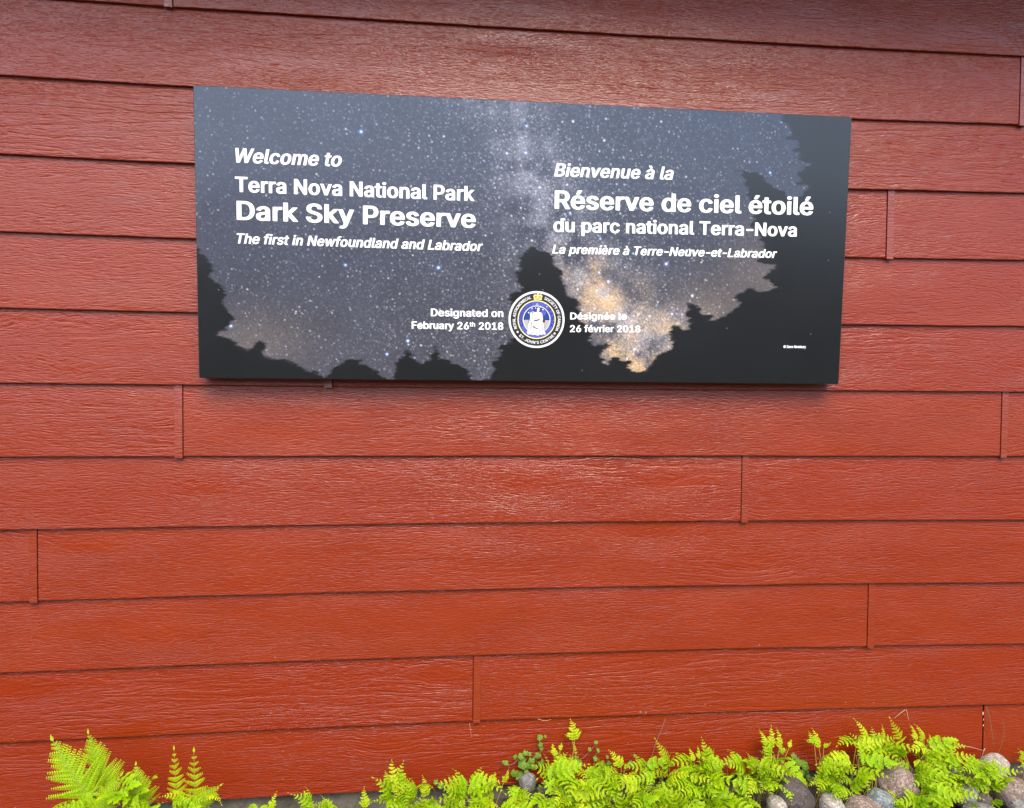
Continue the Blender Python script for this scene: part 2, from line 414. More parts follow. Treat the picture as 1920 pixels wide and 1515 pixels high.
# outlines of the bold sans letters: {character: [advance, [closed loops x, y, ...]]}, 1000 units to the em
GLYPHS = r'''{"'":[221,[[55,310,72,306,136,306,151,310,157,319,164,510,154,517,63,520,42,510,49,319]]],"-":[468,[[91,181,116,176,352,178,366,190,366,244,356,253,343,256,98,254,85,244,85,190]]],".":[202,[[63,-12,115,-15,142,-5,156,6,167,25,170,43,166,61,153,79,124,95,97,99,60,93,38,79,22,52,23,25,34,6]]],"0":[468,[[178,-14,222,-19,275,-14,313,-2,350,19,380,50,402,86,419,131,429,177,434,240,431,313,422,368,402,422,380,459,350,489,313,511,268,524,222,527,176,522,131,507,100,486,74,459,51,422,34,377,24,331,19,268,22,195,31,140,47,95,67,59,100,22,131,2],[213,64,192,77,177,93,153,140,141,204,139,286,148,350,169,404,203,440,231,447,250,440,271,422,297,377,311,313,314,222,305,159,284,104,248,68,231,62]]],"1":[468,[[54,-7,78,-12,387,-12,414,-7,420,2,420,56,415,60,396,66,315,67,305,75,305,502,304,511,296,516,269,521,178,517,58,429,57,356,73,347,106,349,178,400,183,393,183,75,169,67,69,66,51,59,47,2]]],"2":[468,[[41,-7,66,-12,393,-12,412,-7,418,2,418,56,409,65,211,69,197,75,350,238,383,284,404,329,410,384,399,429,375,468,333,502,293,518,257,526,175,523,136,511,102,493,59,447,46,420,38,384,37,365,40,356,47,353,129,350,153,356,160,393,173,420,192,438,220,447,247,442,275,422,289,393,291,365,282,329,253,284,38,53,35,2]]],"6":[468,[[178,-14,256,-17,327,4,355,22,382,50,410,104,418,150,414,195,403,231,381,268,350,295,320,311,230,331,349,504,349,513,338,518,247,520,225,513,89,313,44,222,35,177,36,140,43,104,59,68,78,40,110,13,146,-5],[202,67,179,86,162,113,154,150,157,186,167,213,191,240,211,251,238,252,271,231,289,204,298,168,296,131,280,95,256,71,229,61]]],"8":[468,[[171,-14,263,-17,340,4,371,22,400,50,417,77,426,104,429,150,417,195,390,234,345,268,380,295,402,331,411,377,404,422,385,459,359,486,326,506,281,522,199,526,154,517,121,504,93,486,67,459,43,404,43,359,54,322,81,286,108,268,63,235,35,195,24,150,29,95,46,59,82,22,117,2],[199,65,174,77,152,104,145,131,149,168,165,195,188,213,217,223,245,221,278,204,299,177,307,150,304,113,288,86,263,68,236,62],[217,302,191,313,174,331,163,359,162,386,170,413,184,431,208,445,236,447,255,440,276,422,288,395,290,368,283,340,263,315,242,304]]],"A":[494,[[-7,-7,18,-12,91,-12,108,-7,164,130,318,130,372,-7,391,-12,464,-12,486,-7,491,1,300,514,282,520,200,521,173,511,-12,2],[191,211,236,353,245,339,287,211]]],"B":[471,[[37,-7,62,-12,253,-12,307,-7,345,2,380,17,424,56,438,84,446,120,440,184,428,211,407,236,360,265,397,293,416,320,426,356,426,393,408,447,385,475,362,492,316,512,262,520,62,521,32,511,31,2],[162,70,154,75,154,211,171,219,262,218,282,211,306,193,322,165,326,138,322,111,302,84,262,70],[162,298,154,302,154,438,253,439,271,434,290,420,304,393,307,365,300,338,288,320,253,299]]],"C":[525,[[213,-14,269,-19,315,-15,360,-4,399,13,438,40,463,68,485,104,500,150,502,159,496,168,478,172,388,169,364,122,342,95,306,72,269,65,233,71,204,86,175,113,152,150,134,222,138,313,148,350,168,386,191,413,215,430,242,441,269,444,318,431,352,404,370,377,379,350,397,337,478,337,495,340,502,350,480,413,448,459,401,495,333,521,278,527,224,525,175,513,133,494,96,468,60,427,33,377,19,331,12,277,13,213,24,159,46,104,78,59,115,26,160,1]]],"D":[517,[[37,-7,62,-12,216,-12,298,-4,344,9,380,27,435,75,463,120,480,165,489,220,489,293,479,347,462,393,440,429,405,465,344,501,271,518,62,521,32,511,31,2],[162,70,154,75,154,438,226,440,262,435,298,420,321,402,355,347,370,265,362,184,348,147,331,120,289,85,244,71]]],"E":[433,[[37,-7,62,-12,371,-12,398,-7,404,2,404,56,396,65,171,69,154,75,154,211,171,217,362,217,375,220,384,229,384,284,371,296,171,298,154,302,154,438,389,442,399,447,401,456,398,513,371,521,62,521,32,511,31,2]]],"F":[425,[[37,-7,126,-12,148,-7,153,0,154,202,162,208,353,210,375,220,375,275,372,284,362,288,154,293,154,438,380,441,396,447,398,511,380,520,362,521,62,521,32,511,31,2]]],"H":[531,[[37,-7,126,-12,148,-7,153,0,154,211,162,220,180,220,362,218,363,2,369,-7,389,-12,462,-12,480,-7,486,2,485,511,471,519,453,521,389,521,364,511,363,302,353,301,155,302,153,511,135,520,116,521,53,520,32,511,31,2]]],"I":[315,[[8,-7,33,-12,269,-12,292,-7,298,2,298,56,290,65,224,69,212,75,212,438,278,440,296,447,298,511,287,518,33,521,3,511,4,447,24,440,89,438,89,75,78,69,24,69,6,61,2,2]]],"J":[411,[[135,-14,208,-18,271,-3,324,31,354,77,365,140,365,504,363,513,353,518,271,521,245,513,242,131,236,104,219,77,199,64,180,62,151,77,133,104,125,177,117,181,35,185,6,177,8,104,30,50,71,11]]],"L":[407,[[37,-7,62,-12,362,-12,384,-7,390,2,390,56,380,66,171,69,154,75,154,502,153,511,135,520,53,520,32,511,31,2]]],"M":[643,[[37,-7,126,-12,145,-7,151,2,153,261,263,-7,344,-12,365,-7,371,1,471,255,475,238,475,2,481,-7,498,-12,571,-12,591,-7,597,2,596,511,580,519,562,521,471,521,448,511,316,169,180,511,162,520,144,521,53,520,32,511,31,2]]],"N":[538,[[37,-7,126,-12,148,-7,154,2,154,293,162,307,362,-5,389,-12,462,-12,486,-7,492,2,492,511,462,521,389,520,370,511,370,211,362,200,165,511,135,521,53,520,32,511,31,2]]],"O":[548,[[213,-14,269,-19,324,-14,369,-1,414,22,447,50,477,86,500,131,514,177,521,231,520,295,510,350,492,395,464,440,427,477,382,504,333,520,288,527,224,525,175,513,133,494,88,460,57,422,33,377,19,331,12,277,13,213,24,159,46,104,78,59,115,26,160,1],[251,66,204,86,162,131,138,195,133,268,145,340,174,395,218,431,269,444,297,439,324,427,366,386,394,322,401,240,389,168,359,113,333,88,306,73,278,66]]],"P":[459,[[37,-7,62,-12,126,-12,148,-7,154,2,154,165,162,173,262,175,316,184,373,211,409,247,432,302,436,375,415,438,373,484,326,507,271,519,62,521,32,511,31,2],[162,254,154,256,154,265,154,438,244,440,277,429,303,402,314,365,313,320,297,284,277,265,254,256]]],"Q":[548,[[378,-55,397,-60,469,-60,491,-55,497,-46,436,36,485,99,506,145,515,181,522,272,506,363,485,409,460,445,421,481,378,506,324,522,269,527,215,523,169,511,127,490,88,460,54,418,31,372,17,318,11,254,15,199,28,145,67,72,97,40,133,14,178,-6,233,-17,288,-18,342,-10],[233,71,187,99,150,154,134,218,135,299,154,363,187,409,228,436,278,443,306,436,337,418,363,390,379,363,398,299,398,209,387,163,369,128,340,163,324,170,242,171,218,163,219,154,281,72,260,65]]],"R":[463,[[37,-7,126,-12,148,-7,153,0,154,175,154,184,162,186,224,184,330,-7,353,-12,426,-12,453,-4,456,2,347,202,386,229,411,256,429,293,437,329,437,375,426,420,405,456,376,484,326,508,271,519,62,521,32,511,31,2],[162,268,154,275,154,438,253,439,292,420,309,393,316,356,312,320,299,293,275,275,253,268]]],"S":[461,[[165,-16,258,-19,304,-12,344,2,375,20,404,46,423,75,433,102,437,147,430,184,416,211,390,238,325,275,182,320,158,338,147,357,146,393,161,420,186,438,222,446,249,444,280,429,302,402,309,375,322,368,404,366,429,375,422,420,394,466,358,495,304,518,213,527,129,511,67,474,45,447,28,411,23,375,27,338,38,311,60,284,122,245,281,193,305,175,314,157,314,120,300,93,267,70,231,61,192,66,158,84,139,111,133,138,122,146,31,148,10,138,21,84,51,38,104,2]]],"T":[463,[[170,-7,188,-12,261,-12,280,-7,286,2,286,438,415,440,443,447,445,511,434,518,34,521,3,511,3,456,5,447,15,442,164,438,164,2]]],"U":[532,[[202,-15,289,-19,362,-3,420,30,447,57,465,85,479,121,486,166,486,503,480,515,462,521,389,521,365,512,360,148,346,112,322,85,289,68,262,64,226,69,196,85,171,112,157,148,152,512,135,520,116,521,53,520,32,512,31,175,41,112,63,66,97,30,144,2]]],"V":[494,[[181,-7,200,-12,282,-12,301,-7,308,2,490,502,491,511,482,517,391,521,366,511,245,162,236,163,113,511,82,521,9,520,-12,511]]],"W":[701,[[132,-7,155,-12,236,-12,253,-7,260,2,336,284,345,297,427,-1,433,-7,455,-12,536,-12,553,-7,560,2,698,511,682,519,664,521,600,521,575,511,491,195,408,511,400,516,300,520,278,511,200,216,191,201,111,511,82,521,9,520,-12,511,125,2]]],"Y":[486,[[180,-7,200,-12,273,-12,291,-7,297,2,300,211,481,502,484,511,473,518,373,520,352,511,236,320,118,512,100,520,18,521,-12,511,172,211,174,2]]],"a":[404,[[112,-16,187,-19,250,-4,269,-11,341,-12,361,-7,366,2,363,284,356,311,340,339,324,357,295,375,259,388,214,396,169,395,123,387,60,357,32,330,16,302,12,293,18,284,96,262,122,266,151,302,187,318,222,311,243,284,247,257,241,244,79,211,41,192,11,157,2,102,16,48,50,10],[141,65,125,84,121,102,123,121,134,139,178,156,232,163,247,157,242,111,218,75,178,58]]],"b":[439,[[183,-15,236,-20,291,-12,336,9,371,39,399,85,414,130,419,194,411,257,399,294,377,330,351,357,318,378,282,390,236,396,191,393,145,381,142,512,118,521,36,518,25,512,24,503,24,3,28,-6,45,-12,118,-12,145,-1],[200,63,172,85,152,121,143,166,143,212,152,257,173,294,196,312,227,317,258,303,284,266,297,221,298,166,284,112,263,80,236,62,218,59]]],"c":[410,[[158,-15,236,-19,309,2,358,39,389,94,392,103,381,112,318,128,291,127,277,121,265,94,245,72,227,62,200,59,166,75,136,121,126,175,132,239,152,285,181,311,209,318,233,312,257,294,276,257,291,251,318,252,375,266,390,275,376,312,354,341,323,366,281,385,236,395,191,396,145,389,109,375,79,357,51,330,17,266,7,221,5,175,11,130,27,85,50,48,77,21,109,1]]],"d":[439,[[148,-15,218,-19,281,-1,309,-12,372,-12,396,-6,400,0,401,503,400,512,391,517,309,521,283,512,281,383,200,396,123,385,91,369,64,348,26,294,11,248,5,203,8,148,21,94,45,50,72,21,109,-2],[181,65,157,85,136,121,126,166,126,212,136,257,154,290,180,312,209,318,242,303,269,266,281,221,282,166,269,112,245,77,209,59]]],"e":[418,[[160,-15,236,-19,309,-2,357,30,379,57,392,85,393,94,381,100,300,117,281,112,265,85,244,66,218,58,200,59,163,77,134,121,127,157,372,157,399,166,396,248,372,312,332,357,272,387,191,396,145,389,108,375,79,357,51,330,28,294,14,257,6,212,7,157,16,112,31,75,54,42,81,18,118,-3],[136,234,128,239,148,285,172,308,200,318,227,313,245,301,265,275,277,239,263,233]]],"f":[268,[[58,-7,145,-12,165,-7,171,2,171,311,236,316,251,320,257,329,255,384,236,391,171,393,171,429,176,447,190,460,236,457,255,465,272,520,263,530,226,539,181,542,145,537,108,524,78,502,60,475,53,447,50,393,-1,391,-21,384,-23,329,-17,320,52,311,52,2]]],"g":[440,[[150,-158,227,-162,300,-149,351,-121,388,-76,401,-12,401,379,393,388,309,391,292,388,281,377,254,389,218,396,181,396,136,389,100,374,68,351,43,324,23,288,8,233,7,160,23,97,51,51,98,15,152,-3,218,-6,282,6,280,-31,268,-58,246,-76,227,-83,200,-85,172,-78,154,-67,127,-36,109,-29,81,-32,22,-67,36,-94,72,-128,109,-146],[181,76,154,97,138,124,126,169,126,215,136,257,152,288,181,312,209,318,239,306,268,269,281,224,282,169,272,124,247,88,218,73]]],"h":[425,[[30,-7,118,-12,137,-7,143,2,146,256,157,284,172,302,209,317,227,313,244,302,257,284,265,256,267,2,273,-7,300,-12,363,-12,380,-7,386,2,386,256,371,320,334,365,282,390,209,396,145,381,142,511,127,519,45,520,24,511,24,2]]],"i":[181,[[30,-7,116,-12,137,-7,143,2,143,375,141,384,125,390,52,391,26,384,24,2],[45,438,98,432,138,447,155,475,154,493,146,511,121,529,89,536,52,531,31,520,16,502,13,475,21,456]]],"k":[395,[[30,-7,54,-12,137,-7,143,2,145,140,154,139,271,-7,291,-12,373,-12,395,-7,401,2,236,211,235,220,387,375,387,384,363,391,263,387,145,270,142,511,127,519,45,520,24,511,24,2]]],"l":[204,[[96,-10,136,-14,182,-11,208,-1,208,9,199,54,182,65,154,65,145,72,144,81,143,509,133,518,118,521,45,520,24,509,24,72,30,45,45,18,70,-1]]],"m":[624,[[30,-7,118,-12,137,-7,143,2,144,256,153,284,166,302,200,318,231,302,244,275,245,2,251,-7,273,-12,336,-12,358,-7,364,2,366,265,384,302,400,313,418,318,452,302,465,275,467,2,473,-7,491,-12,563,-12,580,-7,586,2,586,265,580,302,565,338,541,365,518,380,454,397,382,391,318,361,288,384,236,397,191,396,145,381,109,391,45,391,26,384,24,2]]],"n":[424,[[30,-7,118,-12,137,-7,143,2,146,256,157,284,172,302,209,317,227,313,244,302,257,284,265,256,267,2,273,-7,291,-12,363,-12,382,-5,386,2,384,275,366,329,334,365,300,384,245,396,191,393,145,379,127,389,109,391,45,391,26,384,24,2]]],"o":[430,[[158,-15,236,-19,272,-12,310,3,338,21,366,48,399,112,408,157,410,203,404,248,392,285,371,321,347,348,318,369,281,385,236,395,191,396,145,389,109,375,79,357,51,330,17,266,7,221,5,175,11,130,27,85,50,48,77,21,109,1],[181,65,157,85,136,121,126,166,128,221,141,266,159,294,182,312,218,317,247,303,274,266,289,212,288,157,275,112,249,75,218,59]]],"p":[439,[[30,-150,54,-155,137,-150,143,-141,145,-2,209,-19,245,-20,291,-12,345,15,373,41,391,67,407,105,417,150,415,241,405,277,388,314,368,341,335,368,296,386,245,396,191,393,145,379,118,391,45,391,27,383,24,377,24,-141],[218,59,191,68,165,95,149,132,142,186,147,241,161,277,184,305,218,318,254,305,279,277,295,232,299,186,294,141,276,95,250,68]]],"r":[274,[[30,-7,118,-12,137,-7,143,2,143,238,147,265,163,293,191,311,252,311,272,320,272,384,263,392,200,396,145,383,118,391,54,391,26,384,24,2]]],"s":[379,[[129,-15,210,-19,274,-5,329,30,356,75,358,130,347,157,328,180,274,211,165,240,151,248,139,266,138,285,147,303,165,315,183,320,215,312,239,275,256,266,283,267,350,285,352,294,345,312,322,348,301,366,265,385,192,396,119,388,59,357,40,339,25,312,18,285,21,248,32,221,46,203,101,170,215,139,228,130,238,112,238,94,228,75,210,63,183,57,146,69,132,85,120,112,110,116,83,118,10,98,7,94,19,57,46,22,83,-1]]],"t":[242,[[123,-11,190,-15,240,-2,226,59,208,65,172,62,163,67,155,98,155,307,163,314,214,316,232,325,233,380,217,390,172,391,155,398,155,470,147,480,54,482,36,470,36,398,26,392,-10,389,-23,380,-22,325,-3,316,26,314,36,307,36,89,46,43,78,7]]],"u":[425,[[136,-12,200,-16,263,0,300,-12,363,-12,385,-3,386,379,378,388,291,391,275,388,267,379,264,124,253,97,239,79,218,66,200,62,182,67,165,79,152,97,144,124,143,379,134,388,109,391,45,391,32,388,24,379,24,133,32,79,49,42,73,17,100,0]]],"v":[404,[[140,-7,228,-12,249,-7,256,1,399,375,398,384,365,391,301,391,278,384,201,173,192,162,111,384,83,391,10,391,-10,384,-10,375]]],"w":[582,[[115,-7,143,-12,222,-7,228,2,279,178,288,178,339,2,345,-7,370,-12,433,-12,453,-7,459,2,572,384,543,391,479,391,453,384,397,190,344,384,315,391,233,388,221,375,170,187,114,384,79,391,15,391,-4,384,108,2]]],"y":[404,[[45,-152,101,-157,147,-149,183,-131,214,-98,236,-52,399,375,398,384,365,391,301,391,279,384,201,173,192,162,111,384,83,391,10,391,-9,384,-10,375,132,2,118,-43,102,-71,92,-77,56,-74,36,-80,19,-134,21,-143]]],"©":[651,[[262,-15,321,-20,375,-15,421,-3,475,21,521,56,556,94,584,139,600,185,609,239,607,294,592,349,570,394,543,430,503,468,458,497,403,518,349,527,285,527,231,517,173,494,121,459,85,421,56,376,35,321,27,267,32,203,49,149,74,103,113,58,158,24,203,1],[294,65,258,76,215,103,181,139,165,167,167,173,196,139,237,112,285,97,331,95,380,103,419,121,463,158,467,171,475,176,476,191,476,176,458,143,410,94,350,67],[303,182,271,212,260,258,270,294,283,312,303,327,321,332,348,321,364,303,371,285,385,276,467,274,485,281,491,276,485,201,484,221,476,231,385,234,373,230,342,185,321,177],[167,334,164,339,179,367,223,412,267,436,312,445,358,440,400,421,440,389,469,349,467,345,424,385,394,400,358,410,312,413,267,407,231,393,193,367]]],"à":[404,[[112,-16,187,-19,250,-4,269,-11,341,-12,361,-7,366,2,363,284,356,311,340,339,324,357,295,375,259,388,214,396,169,395,123,387,60,357,32,330,16,302,12,293,18,284,96,262,122,266,151,302,187,318,222,311,243,284,247,257,241,244,79,211,41,192,11,157,2,102,16,48,50,10],[141,65,125,84,121,102,123,121,134,139,178,156,232,163,247,157,242,111,218,75,178,58],[144,421,223,417,236,421,244,430,197,530,185,539,169,541,96,541,78,536,70,530,75,521]]],"è":[418,[[160,-15,236,-19,309,-2,357,30,379,57,392,85,393,94,381,100,300,117,281,112,265,85,244,66,218,58,200,59,163,77,134,121,127,157,372,157,399,166,396,248,372,312,332,357,272,387,191,396,145,389,108,375,79,357,51,330,28,294,14,257,6,212,7,157,16,112,31,75,54,42,81,18,118,-3],[136,234,128,239,148,285,172,308,200,318,227,313,245,301,265,275,277,239,263,233],[158,421,236,417,251,421,259,430,211,530,191,541,98,539,85,530,89,521]]],"é":[418,[[160,-15,236,-19,309,-2,357,30,379,57,392,85,393,94,381,100,300,117,281,112,265,85,244,66,218,58,200,59,163,77,134,121,127,157,372,157,399,166,396,248,372,312,332,357,272,387,191,396,145,389,108,375,79,357,51,330,28,294,14,257,6,212,7,157,16,112,31,75,54,42,81,18,118,-3],[136,234,128,239,148,285,172,308,200,318,227,313,245,301,265,275,277,239,263,233],[155,421,181,417,249,421,322,530,309,539,291,541,218,541,200,534,148,430]]]," ":[198,[]]}'''

# ------------------------------------------------------------------ the sign
SX0, SX1, SZ0, SZ1, SY = -0.6525, 1.1500, 1.3127, 2.0730, -0.045
sign = thing('information_sign', 'long dark sign printed with a starry night sky, white lettering and a round emblem', 'sign', (0.25, SY, SZ0))
SOFFS = Vector((0.25, SY, SZ0))
def on_sign(o): o.parent = sign; o.matrix_parent_inverse = Matrix.Translation(-SOFFS); return o
M['panel'] = mat('dark_sign_edge', (0.030, 0.034, 0.040), 0.35)[0]
bm = bmesh.new()
def rounded(x0, x1, z0, z1, r, n=5):
    out = []
    for cx, cz, a0 in ((x1 - r, z1 - r, 0), (x0 + r, z1 - r, 90), (x0 + r, z0 + r, 180), (x1 - r, z0 + r, 270)):
        for i in range(n + 1):
            t = R(a0 + 90 * i / n); out.append((cx + r * math.cos(t), cz + r * math.sin(t)))
    return out
prof = [(0.0, 0.0012), (0.0012, 0.0), (0.030, 0.0)]   # (depth behind the face, inset)
rings = []
for d, ins in prof:
    rings.append([bm.verts.new((x, SY + d, z)) for x, z in rounded(SX0 + ins, SX1 - ins, SZ0 + ins, SZ1 - ins, 0.006 - ins * .5)])
bm.faces.new(rings[0][::-1]); bm.faces.new(rings[-1])
for a, b_ in zip(rings, rings[1:]):
    n = len(a)
    for i in range(n): bm.faces.new((a[i], a[(i + 1) % n], b_[(i + 1) % n], b_[i]))
bmesh.ops.recalc_face_normals(bm, faces=bm.faces[:])
me = bpy.data.meshes.new('panel'); bm.to_mesh(me); bm.free()
on_sign(link('panel', me, M['panel']))
for x in (SX0 + .12, 0.24, SX1 - .12):
    b = MB(); b.box(x - .02, x + .02, SY + .030, 0.012, SZ0 + .08, SZ1 - .08)
    on_sign(b.build('mounting_rail', M['panel']))

# --- the printed photograph: a dense sheet of cells, each cell one colour of ink
NU, NV = 1030, 436
rng = np.random.default_rng(4)
INK = 0.50
uu, vv = np.meshgrid((np.arange(NU) + .5) / NU, (np.arange(NV) + .5) / NV)      # v downwards
PX = 362 + (373 - 362) * vv + uu * ((1600.5 - 362) + ((1569.5 - 373) - (1600.5 - 362)) * vv)     # layout of the print (design units)
PY = 159.5 + 60 * uu + vv * ((708.5 - 159.5) + ((720.5 - 219.5) - (708.5 - 159.5)) * uu)
def vnoise(X, Y, sd):
    r = np.random.default_rng(sd); T = r.random((257, 257))
    xi, yi = np.floor(X).astype(int), np.floor(Y).astype(int); fx, fy = X - xi, Y - yi
    fx = fx * fx * (3 - 2 * fx); fy = fy * fy * (3 - 2 * fy); xi %= 256; yi %= 256
    return (T[yi, xi] * (1 - fx) + T[yi, xi + 1] * fx) * (1 - fy) + (T[yi + 1, xi] * (1 - fx) + T[yi + 1, xi + 1] * fx) * fy
def fbm(X, Y, sd, n=4):
    s, a, t = 0, 0.5, 0
    for i in range(n): s = s + a * vnoise(X * 2 ** i, Y * 2 ** i, sd + i); t += a; a *= .55
    return s / t
def seg_dist(X, Y, P):
    D = np.full(X.shape, 1e9)
    for (x0, y0), (x1, y1) in zip(P, P[1:]):
        dx, dy = x1 - x0, y1 - y0; t = np.clip(((X - x0) * dx + (Y - y0) * dy) / (dx * dx + dy * dy + 1e-9), 0, 1)
        D = np.minimum(D, np.hypot(X - x0 - t * dx, Y - y0 - t * dy))
    return D
def inside(X, Y, P):
    r = np.zeros(X.shape, bool)
    for (x0, y0), (x1, y1) in zip(P, P[1:] + P[:1]):
        if y0 == y1: continue
        c = ((y0 > Y) != (y1 > Y)) & (X < (x1 - x0) * (Y - y0) / (y1 - y0) + x0); r ^= c
    return r
def blur(A, n):
    for _ in range(n):
        A = (np.pad(A, ((1, 1), (0, 0)), 'edge')[:-2] + 2 * A + np.pad(A, ((1, 1), (0, 0)), 'edge')[2:]) / 4
        A = (np.pad(A, ((0, 0), (1, 1)), 'edge')[:, :-2] + 2 * A + np.pad(A, ((0, 0), (1, 1)), 'edge')[:, 2:]) / 4
    return A
def sc(P, s, ox, oy): return [(x / s + ox, y / s + oy) for x, y in P]
# tree silhouettes round the edge of the night sky
T_LEFT = [(355, 440)] + sc([(15, 90), (60, 140), (110, 200), (130, 235), (85, 265), (115, 300), (160, 320), (185, 380), (175, 440), (215, 480), (240, 535), (200, 570), (185, 600), (140, 622), (190, 645), (240, 668), (300, 725), (340, 705), (345, 668), (390, 655), (400, 700), (390, 745), (450, 785), (510, 770), (570, 800), (640, 850), (690, 850), (735, 900)], 3.2, 360, 430) + [(590, 740), (355, 740)]
T_B1 = sc([(730, 905), (790, 830), (850, 790), (880, 765), (920, 782), (975, 768), (945, 800), (1040, 850), (1085, 915)], 3.2, 360, 430) + [(700, 740), (588, 740)]
T_B2 = sc([(1125, 915), (1150, 800), (1190, 765), (1200, 718), (1240, 720), (1250, 770), (1300, 805), (1345, 780), (1365, 690), (1385, 690), (1400, 775), (1450, 768), (1480, 805), (1560, 830), (1610, 915)], 3.2, 360, 430) + [(863, 740), (711, 740)]
T_MID = [(880, 740)] + sc([(10, 1320), (85, 1240), (75, 1150), (130, 1090), (150, 1000), (230, 950), (300, 900), (260, 800), (290, 690), (230, 570), (225, 510), (330, 490), (340, 440), (270, 395), (280, 320), (320, 300), (320, 190), (380, 130), (450, 75), (510, 125), (580, 140), (630, 180), (640, 250), (710, 300), (700, 400), (750, 450), (755, 520), (800, 540), (860, 570), (860, 650), (885, 760), (950, 830), (985, 880), (960, 950), (1000, 992), (1060, 985), (1130, 945), (1130, 1005), (1060, 1060), (1080, 1125), (1110, 1190), (1160, 1100), (1220, 1095), (1250, 1145), (1330, 1120), (1295, 1200), (1380, 1245), (1500, 1190), (1560, 1100), (1640, 1050), (1720, 1020), (1700, 960), (1690, 850), (1720, 800), (1800, 785), (1830, 850), (1880, 870)], 4.8, 880, 440) + \
    sc([(20, 745), (60, 735), (75, 810), (150, 790), (125, 650), (120, 600), (150, 548), (190, 560), (265, 600), (265, 650), (300, 665), (385, 650), (355, 720), (430, 700), (520, 650), (600, 595), (650, 555), (560, 505), (640, 470), (690, 430), (760, 402), (830, 455), (900, 445), (995, 402), (940, 365), (855, 330), (900, 285), (975, 205), (850, 205), (785, 165), (850, 75), (860, 20)], 4.8, 1240, 450) + \
    sc([(800, 1430), (840, 1300), (880, 1265), (815, 1205), (780, 1125), (735, 1070), (800, 1040), (755, 1000), (770, 930), (710, 830), (720, 780), (680, 720), (655, 640), (625, 565), (720, 625), (805, 622), (860, 650), (940, 725), (1060, 800), (1120, 862), (1180, 855), (1240, 830), (1250, 790), (1310, 735), (1170, 730), (1225, 680), (1190, 645), (1260, 600), (1310, 545), (1215, 510), (1200, 450), (1120, 430), (1205, 400), (1190, 335), (1090, 325), (1140, 260), (1080, 190), (1045, 140), (1060, 60)], 4.8, 1240, 190) + [(1470, 150), (1640, 150), (1640, 760)]
wx = PX + 15 * (fbm(PX / 24, PY / 3.0, 20, 3) - .5) + 8 * (fbm(PX / 9, PY / 2.2, 30, 2) - .5) + 9 * (fbm(PX / 14, PY / 1.7, 33, 2) - .5)
wy = PY + 3 * (fbm(PX / 12, PY / 7, 40, 3) - .5)
mask = np.zeros(PX.shape)
for P in (T_LEFT, T_B1, T_B2, T_MID): mask = np.maximum(mask, inside(wx, wy, P))
for _ in range(18): mask[:, 1:-1] = (mask[:, :-2] + 2 * mask[:, 1:-1] + mask[:, 2:]) / 4
mask = blur(mask, 2)
mask = np.clip((mask + (fbm(PX / 16, PY / 1.8, 52, 3) - .5) * 1.2 * np.clip(mask * (1 - mask) * 4, 0, 1) - .25) * 2.0, 0, 1)
# light seen through gaps in the branches
gaps = np.clip((fbm(PX / 26, PY / 4, 50, 3) - .58) * 9, 0, 1) * blur(np.clip(mask * (1 - mask) * 4, 0, 1), 8) * 1.6
mask = np.clip(mask - gaps, 0, 1)
def col3(c): return np.array(c, float)[None, None, :]
# sky: blue grey, warmer towards the horizon
tv = np.clip((PY - 200) / 480, 0, 1)[..., None]
base = col3((0.052, 0.070, 0.130)) * (1 - tv) + col3((0.108, 0.112, 0.148)) * tv
warm = np.exp(-((PX - 470) ** 2 / 90 ** 2 + (PY - 640) ** 2 / 60 ** 2))[..., None] * 0.8 + np.exp(-((PX - 1430) ** 2 / 100 ** 2 + (PY - 520) ** 2 / 90 ** 2))[..., None] * .75 + \
    np.exp(-((PX - 1290) ** 2 / 90 ** 2 + (PY - 590) ** 2 / 60 ** 2))[..., None] * .9
base = base * (1 - np.clip(warm, 0, 1) * .85) + col3((0.235, 0.200, 0.185)) * np.clip(warm, 0, 1) * .85
base *= (0.86 + 0.28 * fbm(PX / 60, PY / 60, 60, 3))[..., None]
# the milky way, a ragged band with dark lanes, golden low down
MW = [(880, 150), (935, 215), (960, 270), (985, 335), (1010, 400), (1045, 470), (1085, 530), (1130, 590), (1175, 640), (1190, 700)]
dmw = seg_dist(PX, PY, MW); wid = 48 + 50 * np.clip((PY - 250) / 400, 0, 1)
mw = np.exp(-(dmw / wid) ** 2)
cl = fbm(PX / 34, PY / 34, 70, 5); cl2 = fbm(PX / 90 + 3, PY / 90, 80, 3)
lane = [(975, 200), (985, 300), (1030, 370), (1060, 450), (1110, 500), (1160, 545), (1215, 570)]
ln = np.exp(-(seg_dist(PX + 22 * (fbm(PX / 30, PY / 30, 90, 3) - .5), PY, lane) / 13) ** 2)
mwa = mw * np.clip(.42 + (cl - .48) * 2.3, 0, 1.3) * (1 - .75 * ln)
gold = np.clip((PY - 440) / 130, 0, 1) * np.clip(0.35 + 2.6 * (cl2 - .42), 0, 1)
for (cx, cy, sx, sy, a) in ((1085, 508, 20, 26, .9), (1120, 575, 24, 30, .7), (1145, 660, 34, 22, 1.1), (1175, 690, 34, 14, 1.3), (1215, 620, 34, 34, .8), (1160, 615, 26, 20, .55), (1060, 525, 16, 24, .6)):
    bl = a * np.exp(-(((PX - cx) / sx) ** 2 + ((PY - cy) / sy) ** 2)) * np.clip((cl - .25) * 2.6, 0, 1.2)
    mwa = mwa + bl * .75
    if cy > 550 or cx > 1070: gold = np.clip(gold + bl * .6, 0, 1)
mwc = col3((0.50, 0.50, 0.58)) * (1 - gold[..., None]) + col3((1.45, 0.92, 0.33)) * gold[..., None]
